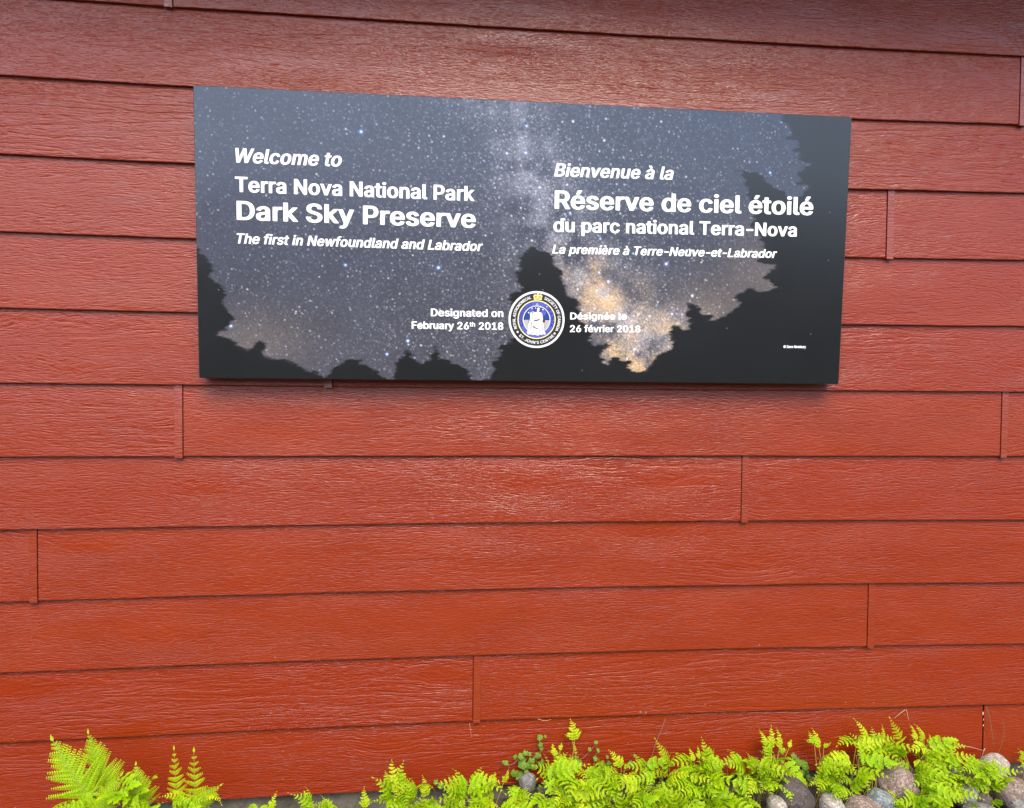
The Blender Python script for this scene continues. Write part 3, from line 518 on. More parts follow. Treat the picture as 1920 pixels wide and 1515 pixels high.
for (cx, cy, sx, sy) in ((1150, 598, 26, 22), (1060, 512, 16, 22), (1180, 640, 14, 22), (1105, 545, 14, 12)):   # whitish knots
    wv = (np.exp(-(((PX - cx) / sx) ** 2 + ((PY - cy) / sy) ** 2)) * .85)[..., None]
    mwc = mwc * (1 - wv) + col3((.85, .82, .84)) * wv
grain = rng.random(PX.shape)
skyc = base + mwc * np.clip(mwa * (0.22 + 1.0 * grain ** 2.5) * 1.25, 0, .8)[..., None]
skyc *= (0.62 + 0.76 * rng.random(PX.shape))[..., None]
# stars
st = np.zeros((NV, NU, 3))
dens = 0.14 + 2.2 * mw * np.clip(.3 + (cl - .34) * 3, 0, 1.2) + 0.40 * np.exp(-((PX - 980) / 330) ** 2)
def put(n, lo, hi, rad, tint):
    c = 0
    while c < n:
        i, j = int(rng.random() * NV), int(rng.random() * NU)
        if rng.random() > dens[i, j]: continue
        c += 1
        a = lo + (hi - lo) * rng.random() ** 2; r = rad * (0.7 + .6 * rng.random())
        t = rng.random(); colr = np.array((1, 1, 1.02)) if t < .72 else np.array((.72, .86, 1.1)) if t < .94 else np.array((1.05, .82, .6))
        k = int(math.ceil(r * 2.2)); oy, ox = rng.random(2) - .5
        for di in range(-k, k + 1):
            for dj in range(-k, k + 1):
                y, x = i + di, j + dj
                if 0 <= y < NV and 0 <= x < NU:
                    st[y, x] += colr * (a * math.exp(-(((di - oy) ** 2 + (dj - ox) ** 2) / (r * r))) )
        if tint and t > .55:
            k = int(r * 4)
            for di in range(-k, k + 1):
                for dj in range(-k, k + 1):
                    y, x = i + di, j + dj
                    if 0 <= y < NV and 0 <= x < NU: st[y, x] += np.array((.02, .07, .22)) * math.exp(-((di * di + dj * dj) / (r * r * 5)))
put(30000, .04, .32, .50, False)
put(4200, .22, .95, .56, False)
put(260, .5, .95, .8, False)
put(60, .8, 1.1, 1.0, True)
put(18, .9, 1.2, 1.3, True)
skyc = skyc * INK + st
dark = col3((0.006, 0.0075, 0.009)) * np.ones_like(skyc)
sparkle = (rng.random(PX.shape) > .9999)[..., None] * .3
m3 = mask[..., None]
ink = np.clip(skyc * (1 - m3) + (dark + sparkle) * m3, 0, .92)
MI = 0.0016
XS = np.linspace(SX0 + MI, SX1 - MI, NU + 1); ZS = np.linspace(SZ1 - MI, SZ0 + MI, NV + 1)
gxx, gzz = np.meshgrid(XS, ZS)
co = np.stack([gxx, np.full(gxx.shape, SY - 0.0004), gzz], -1).reshape(-1, 3).astype(np.float32)
idx = np.arange((NU + 1) * (NV + 1)).reshape(NV + 1, NU + 1)
fc = np.stack([idx[:-1, :-1], idx[1:, :-1], idx[1:, 1:], idx[:-1, 1:]], -1).reshape(-1, 4)
cx_ = (XS[:-1] + XS[1:]) / 2; cz_ = (ZS[:-1] + ZS[1:]) / 2
ax = np.maximum(np.abs(cx_ - (SX0 + SX1) / 2) - ((SX1 - SX0) / 2 - .006), 0); az = np.maximum(np.abs(cz_ - (SZ0 + SZ1) / 2) - ((SZ1 - SZ0) / 2 - .006), 0)
keep = (np.hypot(*np.meshgrid(ax, az)) < 0.0046).ravel()
fc = fc[keep]
me = bpy.data.meshes.new('printed_face')
me.vertices.add(len(co)); me.vertices.foreach_set('co', co.ravel())
me.loops.add(fc.size); me.loops.foreach_set('vertex_index', fc.ravel().astype(np.int32))
me.polygons.add(len(fc)); me.polygons.foreach_set('loop_start', (np.arange(len(fc)) * 4).astype(np.int32))
me.update(calc_edges=True)
# ink at the corners of the cells, so that neighbouring cells blend
pad = np.pad(ink, ((1, 1), (1, 1), (0, 0)), 'edge')
vc = (pad[:-1, :-1] + pad[1:, :-1] + pad[:-1, 1:] + pad[1:, 1:]) / 4
at_ = me.attributes.new('ink', 'FLOAT_COLOR', 'POINT')
at_.data.foreach_set('color', np.concatenate([vc, np.ones(vc.shape[:2] + (1,))], -1).astype(np.float32).ravel())
M['print'], nt, b = mat('night_sky_print', rough=0.22, spec=0.65)
k = NT(nt)
a_ = k.n('ShaderNodeAttribute', attribute_name='ink'); nt.links.new(a_.outputs['Color'], b.inputs['Base Color'])
tc = k.n('ShaderNodeTexCoord')
nt.links.new(k.math('MULTIPLY_ADD', k.noise(tc.outputs['Object'], 5, 4, .6), .12, .16), b.inputs['Roughness'])
nt.links.new(k.bump(k.noise(tc.outputs['Object'], 2.2, 1), 0.12, 0.01), b.inputs['Normal'])
on_sign(link('printed_face', me, M['print']))

# --- lettering
GL = json.loads(GLYPHS)
M['white_ink'] = mat('white_lettering', (0.86, 0.87, 0.88), 0.45)[0]
M['emblem_white'] = mat('emblem_white', (0.66, 0.66, 0.67), 0.45)[0]
M['black_ink'] = mat('black_band', (0.012, 0.012, 0.012), 0.35)[0]
M['gold_ink'] = mat('pale_gold_ring', (0.75, 0.68, 0.22), 0.4)[0]
M['blue_ink'] = mat('violet_blue_band', (0.065, 0.085, 0.40), 0.4)[0]
M['deep_blue_ink'] = mat('deep_blue_sky', (0.006, 0.035, 0.20), 0.4)[0]
M['violet_ink'] = mat('dull_violet_letters', (0.022, 0.022, 0.17), 0.4)[0]
M['pale_grey_ink'] = mat('pale_stone_wall', (0.36, 0.35, 0.34), 0.4)[0]
M['crown_gold'] = mat('crown_gold', (0.82, 0.47, 0.06), 0.4)[0]
M['crown_dark'] = mat('crown_shade', (0.38, 0.15, 0.02), 0.4)[0]
M['pale_yellow'] = mat('crown_pale', (0.85, 0.75, 0.40), 0.4)[0]
def area(L): return sum(a[0] * b[1] - b[0] * a[1] for a, b in zip(L, L[1:] + L[:1])) / 2
def in_poly(p, L):
    r = False
    for a, b in zip(L, L[1:] + L[:1]):
        if (a[1] > p[1]) != (b[1] > p[1]) and p[0] < (b[0] - a[0]) * (p[1] - a[1]) / (b[1] - a[1]) + a[0]: r = not r
    return r
_gc = {}
def glyph(ch):
    """(points, triangles, advance)"""
    if ch in _gc: return _gc[ch]
    adv, loops = GL[ch]
    loops = [[(l[i], l[i + 1]) for i in range(0, len(l), 2)] for l in loops]
    pts, tris = [], []
    if loops:
        sg = area(max(loops, key=lambda l: abs(area(l))))
        outs = [l for l in loops if area(l) * sg > 0]; holes = [l for l in loops if area(l) * sg < 0]
        for o_ in outs:
            grp = [o_] + [h for h in holes if in_poly(h[0], o_) and not any(q is not o_ and abs(area(q)) < abs(area(o_)) and in_poly(h[0], q) for q in outs)]
            n0 = len(pts); flat = [p for g_ in grp for p in g_]
            tris += [tuple(n0 + i for i in t) for t in tessellate_polygon([[Vector((*p, 0)) for p in g_] for g_ in grp])]
            pts += flat
    _gc[ch] = (pts, tris, adv); return _gc[ch]
def orient(V, Fc):
    out = []
    for t in Fc:
        a, b_, c = (Vector(V[i]) for i in t[:3])
        out.append(tuple(t) if (b_ - a).cross(c - a).y < 0 else tuple(t[::-1]))
    return out
YT = SY - 0.0012
def sp(px, py): return at(px, py, YT)
def lettering(name, runs, p0, p1, cap, italic=False, parent=None):
    """runs: [(text, scale, raise)]; p0, p1 the ends of the base line, cap the capitals' height (design pixels)"""
    V, Fc, x = [], [], 0.0
    for text, s, up_ in runs:
        for ch in text:
            P, T, adv = glyph(ch); n0 = len(V)
            for gx_, gy_ in P:
                y = (gy_ + 17) * s + up_
                V.append((x + gx_ * s - (28 if ch == '-' else 0) + (y * .21 if italic else 0), y))
            Fc += [tuple(n0 + i for i in t) for t in T]
            x += adv * s * (.80 if ch == '-' else 1)
    x0 = min(v[0] for v in V); x1 = max(v[0] for v in V)
    A, B = sp(*p0), sp(*p1); ex = (B - A) / (x1 - x0)
    h = (sp(p0[0], p0[1] - cap) - A).length / 543; ez = Vector((-ex.z, 0, ex.x)).normalized() * h
    W = [A + ex * (v[0] - x0) + ez * v[1] for v in V]
    o = mesh(name, W, orient(W, Fc), M['white_ink']); on_sign(o) if parent is None else None
    return o
def T1(s): return [(s, 1, 0)]
lettering('lettering', T1('Welcome to'), (441.5, 305), (641, 313), 28, True)
lettering('lettering', T1('Terra Nova National Park'), (440.6, 360), (889.7, 377.5), 29.5)
lettering('lettering', T1('Dark Sky Preserve'), (443.8, 412.5), (891.9, 428), 36.5)
lettering('lettering', T1('The first in Newfoundland and Labrador'), (443.8, 456.5), (905.3, 471.5), 19.5, True)
lettering('lettering', T1('Designated on'), (807.8, 593), (943.8, 594.7), 14.7)
lettering('lettering', [('February 26', 1, 0), ('th', .62, 215), (' 2018', 1, 0)], (771.9, 616.5), (943.8, 618.7), 14.2)
lettering('lettering', T1('Bienvenue à la'), (1038.8, 331), (1263, 337.5), 25.5, True)
lettering('lettering', T1('Réserve de ciel étoilé'), (1039.8, 392), (1524.4, 404), 35.5)
lettering('lettering', T1('du parc national Terra-Nova'), (1037.5, 435), (1493.8, 444), 26.5)
lettering('lettering', T1('La première à Terre-Neuve-et-Labrador'), (1035.2, 475.4), (1456.7, 484), 17, True)
lettering('lettering', T1('Désignée le'), (1069, 599), (1175.4, 599.6), 13)
lettering('lettering', T1('26 février 2018'), (1068.5, 622.7), (1200.8, 623.3), 13.3)
lettering('lettering', T1('© Dave Newbury'), (1469, 652.5), (1511, 652.8), 5.2)

# --- the round emblem
EC = sp(1006.2, 599.3); ER = (sp(1006.2 + 52.6, 599.3) - sp(1006.2 - 52.6, 599.3)).length / 2
emb = bpy.data.objects.new('emblem', None); col.objects.link(emb); emb.empty_display_size = .05
emb.parent = sign; emb.location = EC - SOFFS
def ep(x, z, lay): return Vector((x * ER, -lay * 0.0005, z * ER))
def epart(name, V, Fc, m):
    return mesh(name, V, orient(V, Fc), m, emb)
def disc(name, r, lay, m, r0=0.0, n=72, a0=0, a1=360):
    V, Fc = [], []
    for i in range(n + 1):
        t = R(a0 + (a1 - a0) * i / n)
        V.append(ep(r * math.cos(t), r * math.sin(t), lay)); V.append(ep(r0 * math.cos(t), r0 * math.sin(t), lay))
    for i in range(n): Fc.append((2 * i, 2 * i + 2, 2 * i + 3, 2 * i + 1) if r0 else (2 * i, 2 * i + 2, 1))
    return epart(name, V, Fc, m)
disc('outer_ring', 1.0, 1, M['emblem_white'], .925)
disc('black_band', .925, 1, M['black_ink'], .68)
disc('gold_ring', .68, 1, M['gold_ink'], .645)
disc('blue_band', .645, 1, M['blue_ink'], .49)
disc('inner_ring', .49, 1, M['emblem_white'], .465)
disc('night_sky', .465, 1, M['deep_blue_ink'], 0, 40, 2, 178)
disc('stone_wall', .465, 1, M['pale_grey_ink'], 0, 40, -178, -2)
def poly(name, P, lay, m):
    V = [ep(x, z, lay) for x, z in P]
    return epart(name, V, [tuple(t) for t in tessellate_polygon([[Vector((x, z, 0)) for x, z in P]])], m)
def c7(P): return [((x - 716) / 569.0, -(y - 750) / 569.0) for x, y in P]
# seated figure in a long robe
poly('robed_figure', c7([(755, 505), (775, 530), (770, 565), (755, 585), (765, 600), (800, 600), (828, 640), (838, 700), (845, 745), (820, 785), (850, 820), (862, 880), (880, 940), (905, 1040), (880, 1050), (850, 1035), (830, 1060), (800, 1045), (745, 1072), (690, 1055), (640, 1062), (600, 1045), (545, 1050), (520, 1015), (545, 930), (540, 870), (570, 780), (585, 700), (575, 620), (610, 600), (660, 585), (690, 600), (715, 600), (720, 575), (718, 540), (735, 510)]), 2, M['emblem_white'])
for P in ([(650, 770), (700, 755), (760, 740), (790, 735), (760, 760), (700, 778), (655, 784)], [(670, 705), (690, 715), (720, 730), (690, 728)], [(610, 800), (620, 800), (605, 930), (590, 1000), (598, 900)], [(640, 850), (660, 880), (720, 925), (790, 900), (720, 940), (650, 895)],
          [(820, 830), (830, 850), (835, 960), (825, 1020), (822, 900)], [(700, 960), (708, 960), (712, 1040), (704, 1040)], [(765, 940), (775, 940), (770, 1040), (762, 1040)], [(560, 745), (578, 745), (560, 800), (545, 850), (552, 790)], [(845, 745), (880, 745), (885, 795), (845, 800)], [(610, 620), (640, 600), (650, 610), (620, 635)], [(650, 585), (690, 578), (700, 590), (665, 598)], [(650, 900), (656, 900), (645, 1040), (636, 1040)], [(875, 880), (882, 890), (892, 1000), (884, 1000)]):
    poly('robe_line', c7(P), 3, M['black_ink'])
for x, y, s in ((548, 615, 22), (618, 530, 22), (690, 520, 20), (838, 548, 24), (790, 495, 20), (885, 425, 20), (915, 488, 20)):
    poly('star', c7([(x, y - s), (x + s * .28, y - s * .28), (x + s, y), (x + s * .28, y + s * .28), (x, y + s), (x - s * .28, y + s * .28), (x - s, y), (x - s * .28, y - s * .28)]), 3, M['emblem_white'])
poly('tiara', c7([(722, 408), (750, 465), (692, 465)]), 2, M['pale_grey_ink'])
for P in ([(560, 560), (610, 540), (660, 560), (640, 585), (590, 600), (560, 620)], [(800, 590), (840, 570), (890, 570), (905, 630), (850, 680), (835, 640)]):
    poly('cloud', c7(P), 2, M['blue_ink'])
# crown
poly('crown', c7([(650, 355), (655, 325), (640, 285), (655, 255), (690, 248), (715, 262), (722, 240), (710, 225), (722, 222), (722, 205), (742, 205), (742, 222), (755, 225), (745, 240), (750, 262), (775, 248), (808, 255), (825, 285), (808, 325), (812, 355), (730, 348)]), 2, M['pale_yellow'])
poly('crown_cap', c7([(665, 330), (655, 290), (680, 265), (715, 280), (728, 325), (740, 280), (780, 265), (810, 290), (798, 330), (732, 338)]), 3, M['crown_gold'])
for P in ([(668, 300), (690, 278), (708, 300), (695, 305)], [(758, 300), (775, 278), (798, 300), (775, 305)]): poly('crown_cap', c7(P), 4, M['crown_dark'])
def arc_text(name, s, r, a0, a1, hgt, m, lay=2, inward=False, wide=1.0):
    """letters round a circle from angle a0 to a1 (degrees, measured from +x); inward: heads towards the centre"""
    tot = sum(glyph(c)[2] for c in s); V, Fc, x = [], [], 0.0; sc_ = hgt / 543
    for ch in s:
        P, T, adv = glyph(ch); t = R(a0 + (a1 - a0) * (x + adv / 2) / tot); n0 = len(V)
        rad = Vector((math.cos(t), math.sin(t))); tan = Vector((math.sin(t), -math.cos(t)))
        if inward: rad2, tan2 = -rad, -tan
        else: rad2, tan2 = rad, tan
        o_ = rad * r
        for gx_, gy_ in P:
            q = o_ + tan2 * ((gx_ - adv / 2) * sc_ * wide) + rad2 * ((gy_ - 255) * sc_)
            V.append(ep(q.x, q.y, lay))
        Fc += [tuple(n0 + i for i in tt) for tt in T]; x += adv
    return epart(name, V, Fc, m)
arc_text('lettering', 'ROYAL ASTRONOMICAL', .805, 205, 105, .105, M['emblem_white'], wide=.86)
arc_text('lettering', 'SOCIETY OF CANADA', .805, 71, -29, .105, M['emblem_white'], wide=.95)
arc_text('lettering', "ST. JOHN'S CENTRE", .805, 222, 319, .105, M['emblem_white'], inward=True, wide=.95)
arc_text('lettering', 'QVODVCIT', .567, 207, 106, .10, M['violet_ink'], wide=1.2)
arc_text('lettering', 'VRANIA', .567, 62, -28, .10, M['violet_ink'], wide=1.2)
for a in (213.5, -36.5):
    c = Vector((.805 * math.cos(R(a)), .805 * math.sin(R(a))))
    V = [ep(c.x + .038 * math.cos(t), c.y + .038 * math.sin(t), 2) for t in np.linspace(0, 6.2832, 13)[:-1]]
    epart('dot', V, [tuple(range(12))], M['emblem_white'])

# ------------------------------------------------------------------ stones by the wall
rst = random.Random(8)
def rock(name, px, py, rx, ry, Y, m, label, tilt=0.0, deep=1.0, group=None, seed=0):
    """a water worn stone: centre and half sizes given in photo pixels at depth Y"""
    c = at(px, py, Y); s = (at(px + 10, py, Y) - at(px - 10, py, Y)).length / 20
    a, b_ = rx * s, ry * s
    bm = bmesh.new(); bmesh.ops.create_icosphere(bm, subdivisions=4, radius=1)
    for v in bm.verts:
        p = v.co.copy(); d = 1 + .16 * mnoise.noise(p * 1.1 + Vector((seed * 7.3, 0, 0))) + .05 * mnoise.noise(p * 3 + Vector((0, seed * 3.1, 0)))
        p = Vector([math.copysign(abs(q) ** .88, q) for q in p])
        v.co = Vector((p.x * a, p.y * (a + b_) / 2 * deep, p.z * b_)) * d
    me = bpy.data.meshes.new(name); bm.to_mesh(me); bm.free()
    me.polygons.foreach_set('use_smooth', [True] * len(me.polygons))
    o = link(name, me, m); o.location = c; o.rotation_euler = (0, tilt, seed * 1.7 % 1.2 - .6)
    return tag(o, label, 'stone', group)
RK = [
 (1684, 1474, 36, 32, -.115, 'stone_pink', 'round brownish pink speckled boulder half covered by fern sprays', .5, 1.0),
 (1862, 1438, 29, 21, -.075, 'stone_pale', 'whitish domed stone against the boards near the open seam', .0, .8),
 (1781, 1447, 19, 17, -.070, 'stone_pale', 'small whitish stone peeping out behind the tall fern', .2, .8),
 (1896, 1484, 30, 24, -.150, 'stone_pink', 'pinkish rounded stone in dry stems below the whitish domed one', .3, 1.0),
 (1806, 1490, 20, 21, -.145, 'stone_grey', 'grey brown stone under the loose thin fern', .4, 1.0),
 (1653, 1503, 26, 18, -.185, 'stone_blue', 'blue grey smooth stone in front of the brownish pink boulder', .45, 1.0),
 (1618, 1520, 36, 22, -.205, 'stone_pink', 'wide pale pink stone lying below a patch of dry needles', .2, 1.0),
 (1560, 1510, 22, 18, -.190, 'stone_pale', 'beige speckled stone with a fern tip drooping across it', .1, 1.0),
 (1489, 1492, 40, 27, -.160, 'stone_dark', 'large dark brown grey oblong stone leaning downhill', .75, .9),
 (1456, 1509, 18, 16, -.185, 'stone_pale', 'white stone tucked against the dark oblong one', .3, 1.0),
 (1300, 1474, 15, 14, -.110, 'stone_pale', 'pale stone glimpsed between fern stalks under the middle clump', .2, .9),
 (1266, 1478, 9, 11, -.115, 'stone_grey', 'tiny grey stone beside the pale one between fern stalks', .0, .9),
 (990, 1468, 16, 17, -.090, 'stone_grey', 'grey granite stone standing among round creeper leaves', .1, .8),
 (1110, 1468, 13, 13, -.100, 'stone_pink', 'small pinkish stone showing through dense fern', .2, .9),
 (819, 1516, 15, 10, -.165, 'stone_blue', 'low blue grey pebble at the lower edge under leafy ferns', .1, 1.0),
 (1843, 1500, 17, 10, -.165, 'stone_dark', 'flat dark brown stone lying in dry stems', .1, 1.0),
 (1914, 1512, 22, 14, -.190, 'stone_grey', 'grey stone cut by the corner of the view beneath the pinkish one', .1, 1.0),
 (1690, 1444, 20, 14, -.060, 'stone_pink', 'pale stone wedged between the boards and the brownish pink boulder', .1, .8),
 (1586, 1508, 13, 12, -.160, 'stone_dark', 'small dark stone between the beige and the wide pale ones', .2, 1.0),
 (1840, 1528, 30, 18, -.215, 'stone_grey', 'wide grey stone under the flat dark brown one', .0, 1.0),
]
for i, (px, py, rx, ry, Y, mk, lab, tl, dp_) in enumerate(RK):
    rock('stone', px, py, rx, ry, Y, M[mk], lab, tl, dp_, 'stones along the foot of the wall', i + 1)
# split grey stake
b = MB(); c = at(1021, 1480, -.125); bz = ground_z(c.x, c.y) - .05
P0 = [(-.024, -.013), (-.004, -.017), (-.002, -.008), (.001, -.017), (.021, -.012), (.024, .012), (-.022, .014)]
b.v = [Vector((c.x + x, c.y + y, bz)) for x, y in P0] + [Vector((c.x + x * .9 + .003, c.y + y * .9, c.z + .004 * math.sin(i * 2.3))) for i, (x, y) in enumerate(P0)]
n = len(P0); b.f = [(i, (i + 1) % n, n + (i + 1) % n, n + i) for i in range(n)] + [tuple(range(n, 2 * n))]; b.m = [0] * (n + 1)
tag(b.build('wooden_stake', M['wood']), 'stub of a split grey weathered stake between fern clumps', 'stake')

# ------------------------------------------------------------------ ferns
class Leaf:
    """collects leaf faces with a 'tip' value per vertex (young yellowish ends)"""
    def __init__(s): s.v = []; s.f = []; s.t = []; s.mi = []
    def blade(s, base, d, nrm, L, W, lobes, droop, curl, rr, tipv=0.0, nseg=None):
        """one lobed leaflet folded along its midrib, bending down towards its tip"""
        side = d.cross(nrm).normalized(); n = nseg or max(3, lobes)
        p = base.copy(); dv = d.normalized(); nv = nrm.normalized(); n0 = len(s.v)
        for i in range(n + 1):
            t = i / n
            wd = W * (math.sin(math.pi * min(1, (t * .86 + .14))) ** .8) * (1 - .35 * t)
            if lobes: wd *= (.72 + .5 * (i % 2)) if 0 < i < n else 1
            if i == n: wd = W * .04
            tv = min(1, tipv + max(0, t - .6) * .9)
            s.v += [p - side * wd + nv * wd * .30, p.copy(), p + side * wd + nv * wd * .30]; s.t += [tv + .12, tv, tv + .12]
            ang = -(droop + curl * t * t) / n
            q = Quaternion(side, ang); dv = q @ dv; nv = q @ nv
            p = p + dv * (L / n)
        for i in range(n):
            a = n0 + 3 * i
            s.f += [(a, a + 1, a + 4, a + 3), (a + 1, a + 2, a + 5, a + 4)]; s.mi += [0, 0]
    def stem(s, P, r0, r1):
        b = MB(); k = len(P); b.tube(P, [r0 + (r1 - r0) * i / (k - 1) for i in range(k)], 4)
        n0 = len(s.v); s.v += b.v; s.t += [0.1] * len(b.v); s.f += [tuple(n0 + i for i in f) for f in b.f]; s.mi += [1] * len(b.f)
    def data(s, name):
        me = bpy.data.meshes.new(name); me.from_pydata([tuple(v) for v in s.v], [], s.f)
        a = me.attributes.new('tip', 'FLOAT', 'POINT'); a.data.foreach_set('value', [float(min(1, x)) for x in s.t])
        me.materials.append(M['fern']); me.materials.append(M['stalk'])
        me.polygons.foreach_set('material_index', s.mi); me.update(); return me
def pinnate(lf, base, d, nrm, L, W, pairs, rr, droop, lobes, curl, tipv, sub=False, fwd_=.45):
    """a feather shaped blade: pairs of leaflets along a bending midrib. sub: leaflets are feathers themselves"""
    side0 = d.cross(nrm).normalized(); p = base.copy(); dv = d.normalized(); nv = nrm.normalized(); P = [p.copy()]
    for i in range(pairs):
        t = i / pairs
        wl = W * (1 - t) ** .85 * (1.0 if i else .9)
        for sgn in (-1, 1):
            ld = (side0 * sgn + dv * (fwd_ + .35 * t + rr.uniform(-.22, .22)) + nv * rr.uniform(-.05, .14)).normalized()
            ll = max(.006, wl * (rr.uniform(.9, 1.1) if sub else rr.uniform(.75, 1.2))); ln_ = (nv + side0 * sgn * rr.uniform(-.2, .05) + Vector([rr.uniform(-.12, .12)] * 3)).normalized()
            if sub:
                nn = max(5, int(ll / .030)); q = p.copy(); qd = ld.copy(); qs = qd.cross(ln_).normalized()
                for j in range(nn):
                    tt = j / nn; w2 = min(L * .056, ll * .24) * (1 - tt) ** .6 + .010
                    for s2 in (-1, 1):
                        lf.blade(q, (qs * s2 + qd * .55).normalized(), ln_, w2, w2 * .36, 0, .3, .5, rr, tipv + .25 * tt, 2)
                    qd = (Quaternion(qs, -(droop * .5 + curl * tt * .8) / nn) @ qd); q = q + qd * (ll / nn)
            else:
                lf.blade(p, ld, ln_, ll, max(.0022, ll * .27), lobes, droop * rr.uniform(.2, .9), curl * rr.uniform(.3, 1.1), rr, tipv + .2 * t)
        q = Quaternion(side0, -(droop + curl * .4 * t) / pairs); dv = q @ dv; nv = q @ nv
        p = p + dv * (L / pairs) * (1.15 - .3 * t); P.append(p.copy())
    lf.blade(p, dv, nv, L * .10, L * .022, 3, .2, curl, rr, tipv + .2)
    lf.stem(P, L * .010, L * .004)
def fern_mesh(kind, seed):
    """unit blade: base at the origin, tip near +Y, upper face +Z"""
    rr = random.Random(seed); lf = Leaf(); X, Y, Z = Vector((1, 0, 0)), Vector((0, 1, 0)), Vector((0, 0, 1))
    if kind == 'wide':                          # broad triangular, finely cut
        pinnate(lf, Vector(), Y, Z, 1.0, .52, 13, rr, .35, 0, .35, .0, True, .62)
    elif kind == 'ternate':                     # three stalked triangular feathers, nodding
        lf.stem([Vector((0, -.02, 0)), Vector((0, .16, .01)), Vector((0, .22, 0))], .010, .008)
        pinnate(lf, Vector((0, .20, 0)), Y, Z, .74, .31, 6, rr, rr.uniform(.5, 1.0), 6, rr.uniform(.7, 1.4), .05)
        for s in (-1, 1):
            d = (X * s * 1.0 + Y * rr.uniform(.25, .5)).normalized()
            pinnate(lf, Vector((0, .19, 0)), d, (Z + X * s * .15).normalized(), .52, .24, 5, rr, rr.uniform(.6, 1.1), 5, rr.uniform(.7, 1.5), .05)
    elif kind == 'broad':                       # a few broad toothed leaflets
        lf.stem([Vector((0, 0, 0)), Vector((0, .3, .02)), Vector((0, .6, 0))], .010, .006)
        for i, yy in enumerate((.16, .38, .58)):
            for s in (-1, 1):
                d = (X * s + Y * rr.uniform(.25, .8) + Z * rr.uniform(-.1, .2)).normalized()
                lf.blade(Vector((0, yy, 0)), d, (Z + X * s * .2).normalized(), rr.uniform(.38, .5) * (1 - .15 * i), rr.uniform(.095, .125), 7, rr.uniform(.3, 1.0), rr.uniform(.2, 1.0), rr, .02)
        lf.blade(Vector((0, .58, 0)), Y, Z, .46, .13, 9, .5, rr.uniform(.3, .9), rr, .05)
    elif kind == 'slim':                        # upright young blade, leaflets well apart
        pinnate(lf, Vector(), Y, Z, 1.0, .34, 8, rr, .15, 0, .25, .30, True, .35)
    else:                                       # 'curl': young frond still unrolling
        pinnate(lf, Vector(), Y, Z, .9, .30, 8, rr, .9, 4, 1.9, .35)
        pinnate(lf, Vector((0, .05, 0)), (X * .9 + Y * .5).normalized(), Z, .4, .17, 5, rr, .8, 4, 1.8, .35)
        pinnate(lf, Vector((0, .05, 0)), (-X * .9 + Y * .5).normalized(), Z, .4, .17, 5, rr, .8, 4, 1.8, .35)
    m = lf.data('frond')
    return m
LIB = {'wide': [fern_mesh('wide', s) for s in range(3)], 'ternate': [fern_mesh('ternate', 10 + s) for s in range(7)],
       'broad': [fern_mesh('broad', 60 + s) for s in range(5)], 'slim': [fern_mesh('slim', 30 + s) for s in range(2)], 'curl': [fern_mesh('curl', 40 + s) for s in range(4)]}
rf = random.Random(21)
def frond(root, kind, base, tip, face, width=1.0, stalk_from=None):
    """one frond of a clump between two points, its upper side towards `face`"""
    me = rf.choice(LIB[kind]); o = bpy.data.objects.new('frond', me); col.objects.link(o)
    y = (tip - base); L = y.length; y.normalize(); z = (face - y * face.dot(y)).normalized(); x = y.cross(z)
    Mx = Matrix((x, y, z)).transposed().to_4x4() @ Matrix.Diagonal((L * width, L, L * min(1.0, width), 1)); Mx.translation = base - root.location
    o.parent = root; o.matrix_basis = Mx
    if stalk_from is not None:
        s0 = stalk_from - root.location; s1 = base - root.location
        b = MB(); mid = (s0 + s1) / 2 + Vector((rf.uniform(-.012, .012), rf.uniform(-.01, .01), 0))
        b.tube(spline([s0, mid, s1], 4), [.0012 - .0004 * i / 8 for i in range(9)], 4); b.build('stalk', M['stalk'], root)
    return o
GRP = 'ferns along the foot of the wall'
def clump(label, gx_, fronds, mass, name='fern', Y0=-.14):
    """fronds: [(kind, base px, tip px, depth, width)]; mass: [(n, x0, x1, y0, y1, size m)] leafy filling"""
    c = at(gx_, 1500, Y0); root = thing(name, label, 'fern', (c.x, Y0, ground_z(c.x, Y0)), GRP)
    ra = Vector((c.x, Y0, ground_z(c.x, Y0)))
    for kind, bp, tp, Y, wd in fronds:
        B, T = at(bp[0], bp[1], Y), at(tp[0], tp[1], Y + rf.uniform(-.015, .02))
        face = Vector((rf.uniform(-.25, .25), -1, rf.uniform(.2, .6)))
        frond(root, kind, B, T, face, wd, ra + Vector((rf.uniform(-.03, .03), rf.uniform(-.02, .02), 0)))
    for n, x0, x1, y0, y1, sz in mass:
        for i in range(n):
            px, py = rf.uniform(x0, x1), y0 + (y1 - y0) * (i + rf.random()) / n
            Y = -.05 - .17 * max(0, min(1, (py - 1400) / 120)) + rf.uniform(-.03, .03)
            B = at(px, py, Y); s = sz * rf.uniform(.7, 1.2)
            a = rf.uniform(-2.6, 2.6) if rf.random() < .6 else rf.uniform(-.7, .7)
            d = Vector((math.sin(a), -.35 * abs(math.cos(a)) - .25, math.cos(a) * .45 + rf.uniform(-.2, .4))).normalized()
            face = Vector((rf.uniform(-.6, .6), rf.uniform(-1.3, -.2), 1.0))
            T = B + d * s
            if T.y > -.012: T.y = -.012
            if pixel(T)[1] < y0 - 22: T.z = B.z + .15 * (T.z - B.z); T.y -= .25 * s
            q_ = rf.random(); kd = 'ternate' if q_ < .58 else 'broad' if q_ < .86 else 'curl'
            if kd == 'broad': T = B + (T - B) * .8
            frond(root, kd, B, T, face, rf.uniform(.8, 1.15), ra + Vector((rf.uniform(-.05, .05), rf.uniform(-.03, .03), 0)) if rf.random() < .5 else None)
    return root
t, wdt = 'ternate', 'wide'
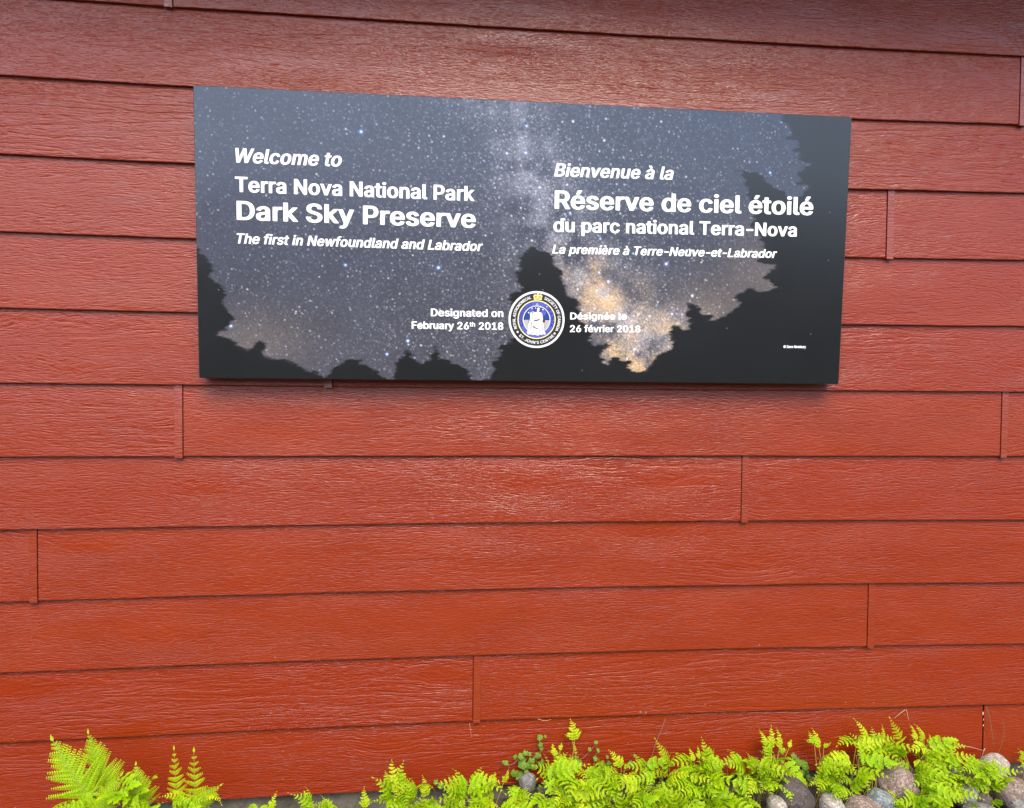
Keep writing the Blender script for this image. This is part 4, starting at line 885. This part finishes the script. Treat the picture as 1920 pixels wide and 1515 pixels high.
clump('broad bright fern with wide triangular fronds, most distant from the stones', 175,
      [(wdt, (170, 1500), (92, 1398), -.17, 1.0), (wdt, (205, 1480), (154, 1386), -.13, .95), (wdt, (265, 1520), (250, 1440), -.19, 1.1), (wdt, (165, 1555), (215, 1465), -.21, .9), (t, (235, 1475), (262, 1442), -.17, .9)],
      [(12, 120, 300, 1468, 1530, 0.1043)])
clump('fern with two slim upright young fronds beside the broad bright fern', 352,
      [('slim', (333, 1500), (325, 1411), -.13, .75), ('slim', (368, 1512), (361, 1417), -.15, .95), (wdt, (345, 1530), (405, 1478), -.18, .9)],
      [(8, 315, 405, 1485, 1530, 0.0859)])
clump('tiny fern sprig standing before the bare concrete footing', 495, [('curl', (508, 1515), (517, 1482), -.12, .9)], [(3, 450, 515, 1503, 1525, 0.0614)])
clump('small low fern in front of the bare concrete footing', 595, [(t, (585, 1522), (578, 1494), -.13, 1), ('curl', (612, 1520), (616, 1490), -.13, .9)], [(5, 555, 640, 1504, 1528, 0.0675)])
clump('fern with one tall tufted frond where the concrete footing ends', 740,
      [('curl', (684, 1512), (676, 1476), -.12, 1.2), ('curl', (738, 1482), (735, 1418), -.09, 1.0), (t, (745, 1478), (752, 1428), -.08, 1.0), (t, (728, 1478), (722, 1442), -.09, 1.0), ('curl', (800, 1490), (795, 1457), -.08, 1.0)],
      [(20, 695, 830, 1470, 1528, 0.0921)])
clump('low spreading fern next to the grey granite stone', 905,
      [('curl', (902, 1475), (898, 1448), -.08, 1.1), ('curl', (925, 1470), (930, 1440), -.08, 1.0), ('curl', (945, 1465), (957, 1442), -.07, .8)],
      [(25, 835, 980, 1468, 1530, 0.0982)])
clump('tall fern with a lone yellowish drooping frond raised above its crown', 1060,
      [('curl', (1078, 1385), (1076, 1350), -.04, 1.5), ('slim', (1080, 1412), (1072, 1384), -.05, .5), ('curl', (1040, 1415), (1034, 1386), -.05, .9), ('curl', (1050, 1405), (1058, 1386), -.05, .9), (t, (1052, 1450), (1040, 1405), -.07, 1.0), (t, (1060, 1465), (1075, 1420), -.09, 1.0)],
      [(30, 1012, 1110, 1425, 1535, 0.1043)])
clump('bushy fern next to the split grey stake, with one small curled frond', 1150,
      [('curl', (1165, 1435), (1145, 1407), -.05, 1.2), ('curl', (1172, 1440), (1186, 1428), -.06, .9)], [(25, 1112, 1200, 1440, 1535, 0.1043)])
clump('fern with a tapering upright frond beside thin creeper shoots', 1245,
      [('slim', (1250, 1425), (1231, 1388), -.05, .9), (t, (1255, 1440), (1268, 1416), -.06, .9), ('curl', (1222, 1455), (1200, 1446), -.06, .9)], [(28, 1205, 1300, 1430, 1535, 0.1043)])
clump('dense arching fern hiding the boards in the middle of the thick stretch', 1345,
      [('curl', (1300, 1425), (1293, 1394), -.05, .9), ('curl', (1310, 1420), (1312, 1393), -.05, .8), (t, (1330, 1430), (1318, 1385), -.05, .8), (t, (1322, 1440), (1342, 1410), -.07, .9), ('curl', (1395, 1450), (1382, 1422), -.06, .9)],
      [(36, 1300, 1400, 1425, 1535, 0.1105)])
clump('fern with airy pale fronds rising over the dark oblong stone', 1440,
      [('curl', (1436, 1395), (1428, 1364), -.04, .9), ('curl', (1445, 1400), (1453, 1360), -.04, .9), ('curl', (1462, 1400), (1468, 1362), -.04, .9), (t, (1445, 1420), (1436, 1385), -.05, .9), (t, (1460, 1410), (1484, 1405), -.05, .9), (t, (1420, 1440), (1402, 1412), -.06, .9), ('curl', (1480, 1400), (1490, 1380), -.05, .8)],
      [(18, 1395, 1465, 1425, 1478, 0.0982)])
clump('fern with a separate nodding top frond above clustered creeper leaves', 1545,
      [(t, (1527, 1396), (1520, 1370), -.05, 1.3), ('curl', (1535, 1400), (1534, 1362), -.05, .9), ('curl', (1545, 1400), (1566, 1395), -.06, .9), (t, (1555, 1430), (1564, 1405), -.06, .9), (t, (1560, 1450), (1540, 1425), -.07, .9)],
      [(21, 1528, 1600, 1425, 1480, 0.0982)])
clump('bright fern with a single pointed upright frond, above the brownish pink boulder', 1630,
      [('curl', (1625, 1385), (1614, 1345), -.05, .8), ('curl', (1655, 1388), (1661, 1360), -.05, .7), (t, (1632, 1410), (1600, 1378), -.06, 1), (t, (1640, 1400), (1665, 1395), -.06, 1), (t, (1640, 1430), (1650, 1452), -.09, 1)],
      [(13, 1605, 1665, 1390, 1440, 0.0921)])
clump('tallest bushy fern, in front of the small whitish stone', 1735,
      [('slim', (1690, 1390), (1672, 1350), -.05, .9), ('curl', (1718, 1385), (1712, 1350), -.05, .8), ('curl', (1732, 1385), (1726, 1358), -.05, .8), ('curl', (1742, 1395), (1752, 1372), -.05, .8), (t, (1720, 1410), (1735, 1385), -.06, 1), ('curl', (1765, 1420), (1772, 1386), -.06, .8), (t, (1690, 1410), (1665, 1395), -.06, 1), (t, (1705, 1450), (1685, 1420), -.10, 1)],
      [(36, 1712, 1785, 1395, 1520, 0.1043)])
clump('loose fern with thin arching fronds spilling over the whitish domed stone', 1830,
      [('curl', (1800, 1430), (1800, 1413), -.09, .9), ('curl', (1815, 1435), (1817, 1418), -.09, .9), (t, (1840, 1450), (1885, 1460), -.14, .9), ('curl', (1865, 1440), (1864, 1412), -.10, .5), (t, (1825, 1460), (1835, 1490), -.15, .9)],
      [(16, 1795, 1865, 1425, 1475, 0.0859)])
clump('young thin fern growing out in front of the brownish pink boulder', 1690, [('curl', (1692, 1490), (1694, 1462), -.16, .9), ('curl', (1680, 1500), (1672, 1480), -.17, .9), (t, (1700, 1515), (1712, 1490), -.18, .8)], [(6, 1668, 1718, 1490, 1525, 0.0675)], Y0=-.19)
clump('fern just entering beside the whitish domed stone, cut by the edge of the view', 1925, [('curl', (1930, 1425), (1918, 1404), -.04, .9)], [(4, 1916, 1960, 1405, 1440, 0.0737)], Y0=-.06)
clump('low fern among stones below the loose thin fern', 1860, [(t, (1850, 1515), (1875, 1500), -.18, .9)], [(5, 1790, 1900, 1500, 1525, 0.0737)], Y0=-.2)

# ------------------------------------------------------------------ creeper shoots on the boards
def round_leaf(lf, p, r, nrm):
    x = nrm.orthogonal().normalized(); y = nrm.cross(x); n0 = len(lf.v); lf.v.append(p); lf.t.append(.3); ph = rf.uniform(0, 6)
    n = 14
    for i in range(n):
        t_ = 2 * math.pi * i / n; rr = r * (1 + .13 * math.cos(t_ * 5 + ph)) * (.55 if i == 0 else 1)
        lf.v.append(p + x * (rr * math.cos(t_ + ph)) + y * (rr * math.sin(t_ + ph)) - nrm * r * .22 + nrm * (.1 * r * math.cos(t_ * 5))); lf.t.append(0)
    for i in range(n): lf.f.append((n0, n0 + 1 + i, n0 + 1 + (i + 1) % n)); lf.mi.append(0)
def creeper(label, paths, leaves, s, ox, oy, Y=-.012):
    P0 = at(paths[0][-1][0] / s + ox, paths[0][-1][1] / s + oy, Y) if paths else at(leaves[0][0] / s + ox, leaves[0][1] / s + oy, Y)
    root = thing('creeping_vine', label, 'creeper', P0, 'creeper shoots on the boards')
    for P in paths:
        b = MB(); b.tube(spline([at(x / s + ox, y / s + oy, Y) - P0 for x, y in P], 6), .0011, 4); b.build('stem', M['vine_stem'], root)
    lf = Leaf()
    for x, y, r in leaves:
        round_leaf(lf, at(x / s + ox, y / s + oy, Y - rf.uniform(.002, .012)) - P0, r / s * .0021, Vector((rf.uniform(-.5, .5), -1, rf.uniform(.1, .9))).normalized())
    me = lf.data('foliage'); me.materials.clear(); me.materials.append(M['creeper']); link('foliage', me, None, root)
creeper('creeper shoot arching over the boards beside the grey granite stone', [[(670, 440), (720, 460), (780, 440), (830, 400), (890, 365), (950, 370), (1000, 440)]],
        [(715, 435, 17), (690, 425, 9), (800, 385, 18), (850, 375, 22), (890, 345, 18), (925, 355, 14), (865, 440, 36), (915, 460, 24), (945, 415, 22), (965, 475, 22), (790, 530, 26), (850, 560, 36), (900, 510, 18)], 4.8, 800, 1340)
creeper('straight upright creeper shoot with tiny leaves left of the lone drooping frond'.replace(' left of', ' next to'), [[(1003, 180), (1015, 240), (1022, 320), (1036, 430)]],
        [(1015, 205, 20), (1035, 200, 12), (1068, 195, 9), (1025, 270, 17), (1000, 375, 24), (1035, 305, 14), (1035, 445, 28)], 4.8, 800, 1340)
creeper('creeper shoot leaning outward under the lone drooping frond', [[(1530, 240), (1505, 285), (1470, 320), (1420, 380), (1360, 405), (1300, 410)]],
        [(1526, 250, 14), (1470, 312, 14), (1345, 390, 18), (1300, 430, 26), (1370, 440, 26)], 4.8, 800, 1340)
creeper('hanging creeper shoot with three pale leaves between two fern clumps', [[(1525, 270), (1535, 320), (1520, 400), (1495, 490)]], [(1546, 322, 14), (1522, 395, 18), (1500, 530, 26)], 4.8, 800, 1340)
creeper('thin creeper shoot with scattered leaves above the bushy fern by the stake', [[(1850, 440), (1832, 480), (1795, 500), (1750, 512)]],
        [(1845, 445, 18), (1585, 450, 26), (1588, 488, 20), (1637, 445, 20), (1628, 380, 12), (1875, 368, 12)], 4.8, 800, 1340)
creeper('dark green cluster of creeper leaves behind the dark oblong stone', [[(1490, 370), (1500, 420), (1520, 480), (1560, 520)]],
        [(1485, 373, 22), (1500, 415, 24), (1530, 430, 28), (1570, 445, 26), (1510, 478, 26), (1545, 520, 26), (1600, 510, 28), (1590, 470, 26), (1620, 560, 26), (1480, 540, 24), (1440, 540, 20)], 4.8, 1180, 1340)
creeper('short creeper sprig of three round leaves by the low spreading fern', [[(300, 600), (330, 620), (345, 680)]], [(315, 608, 18), (345, 622, 22), (330, 672, 20), (85, 608, 18), (130, 640, 22), (210, 660, 24)], 4.8, 800, 1340)
creeper('long bare creeper thread climbing from the fern with the tapering frond', [[(325, 35), (290, 130), (240, 250), (200, 380), (160, 470), (110, 530), (20, 600)]],
        [(15, 440, 20), (160, 440, 10), (105, 525, 14), (55, 372, 7)], 4.8, 1180, 1340)

# ------------------------------------------------------------------ dry stems
def blades(name, label, paths, s, ox, oy, Y, m, r=.0009):
    P0 = at(paths[0][-1][0] / s + ox, paths[0][-1][1] / s + oy, Y); b = MB()
    for P in paths:
        Q = spline([at(x / s + ox, y / s + oy, Y - .0004 * i) - P0 for i, (x, y) in enumerate(P)], 6)
        b.tube(Q, [r * (1 - .6 * i / len(Q)) for i in range(len(Q))], 4)
    o = b.build(name, m); o.location = P0
    return tag(o, label, 'dry grass', 'dry grass blades on the boards')
blades('grass_blade', 'brown dry grass blade hanging from the seam in the lowest board', [[(1560, 70), (1590, 170), (1610, 280), (1630, 440)]], 5.05, 1540, 1310, -.008, M['straw'], .0013)
blades('grass_blade', 'thin bowed dry blade beyond the seam, over the whitish domed stone', [[(1715, 200), (1730, 290), (1710, 420), (1670, 530)]], 5.05, 1540, 1310, -.010, M['straw'], .0008)
blades('grass_blade', 'pale dry blade bent across the boards beside the seam', [[(1270, 445), (1400, 455), (1530, 490)]], 5.05, 1540, 1310, -.012, M['hair'], .0009)
blades('grass_blade', 'pale stiff straw leaning above the whitish domed stone', [[(1548, 470), (1535, 500), (1520, 545)]], 5.05, 1540, 1310, -.030, M['hair'], .0012)
blades('grass_blade', 'forked pale straw under the board edge above the tallest fern', [[(795, 105), (745, 140), (695, 185)], [(805, 100), (815, 150), (828, 205)]], 5.05, 1540, 1310, -.008, M['hair'], .0008)
blades('grass_blade', 'pale hair thin fibre drooping under the board edge above the lone frond', [[(1000, 38), (1040, 50), (1080, 53), (1120, 42)]], 4.8, 800, 1340, -.004, M['hair'], .0006)
blades('grass_blade', 'short pale fibre stuck on the lowest board under a joint strip', [[(388, 75), (390, 120), (397, 165), (406, 205)]], 4.8, 800, 1340, -.004, M['hair'], .0005)
lf = MB(); rd = random.Random(9)
def litter(n, x0, x1, y0, y1, Ya, Yb):
    for i in range(n):
        px, py = rd.uniform(x0, x1), rd.uniform(y0, y1); Y = Ya + (Yb - Ya) * (py - y0) / (y1 - y0)
        c = at(px, py, Y); z = ground_z(c.x, c.y); c.z = max(z + rd.uniform(.002, .03), z)
        a = rd.uniform(0, 6.28); L = rd.uniform(.02, .07); d = Vector((math.cos(a), math.sin(a) * .5, rd.uniform(-.25, .35))) * L
        if (c + d).y > -.004: d.y = 0
        lf.tube([c - d * .5, c + Vector((0, 0, rd.uniform(0, .008))), c + d * .5], rd.uniform(.0005, .0011), 3)
litter(420, 1560, 1700, 1440, 1515, -.03, -.2)
litter(420, 1780, 1960, 1430, 1515, -.03, -.2)
litter(260, 800, 1560, 1480, 1530, -.04, -.2)
o = lf.build('dry_needle_litter', M['straw']); o['kind'] = 'stuff'; o['label'] = 'brown dry needles and stems matted over the ground between the stones'; o['category'] = 'dry litter'
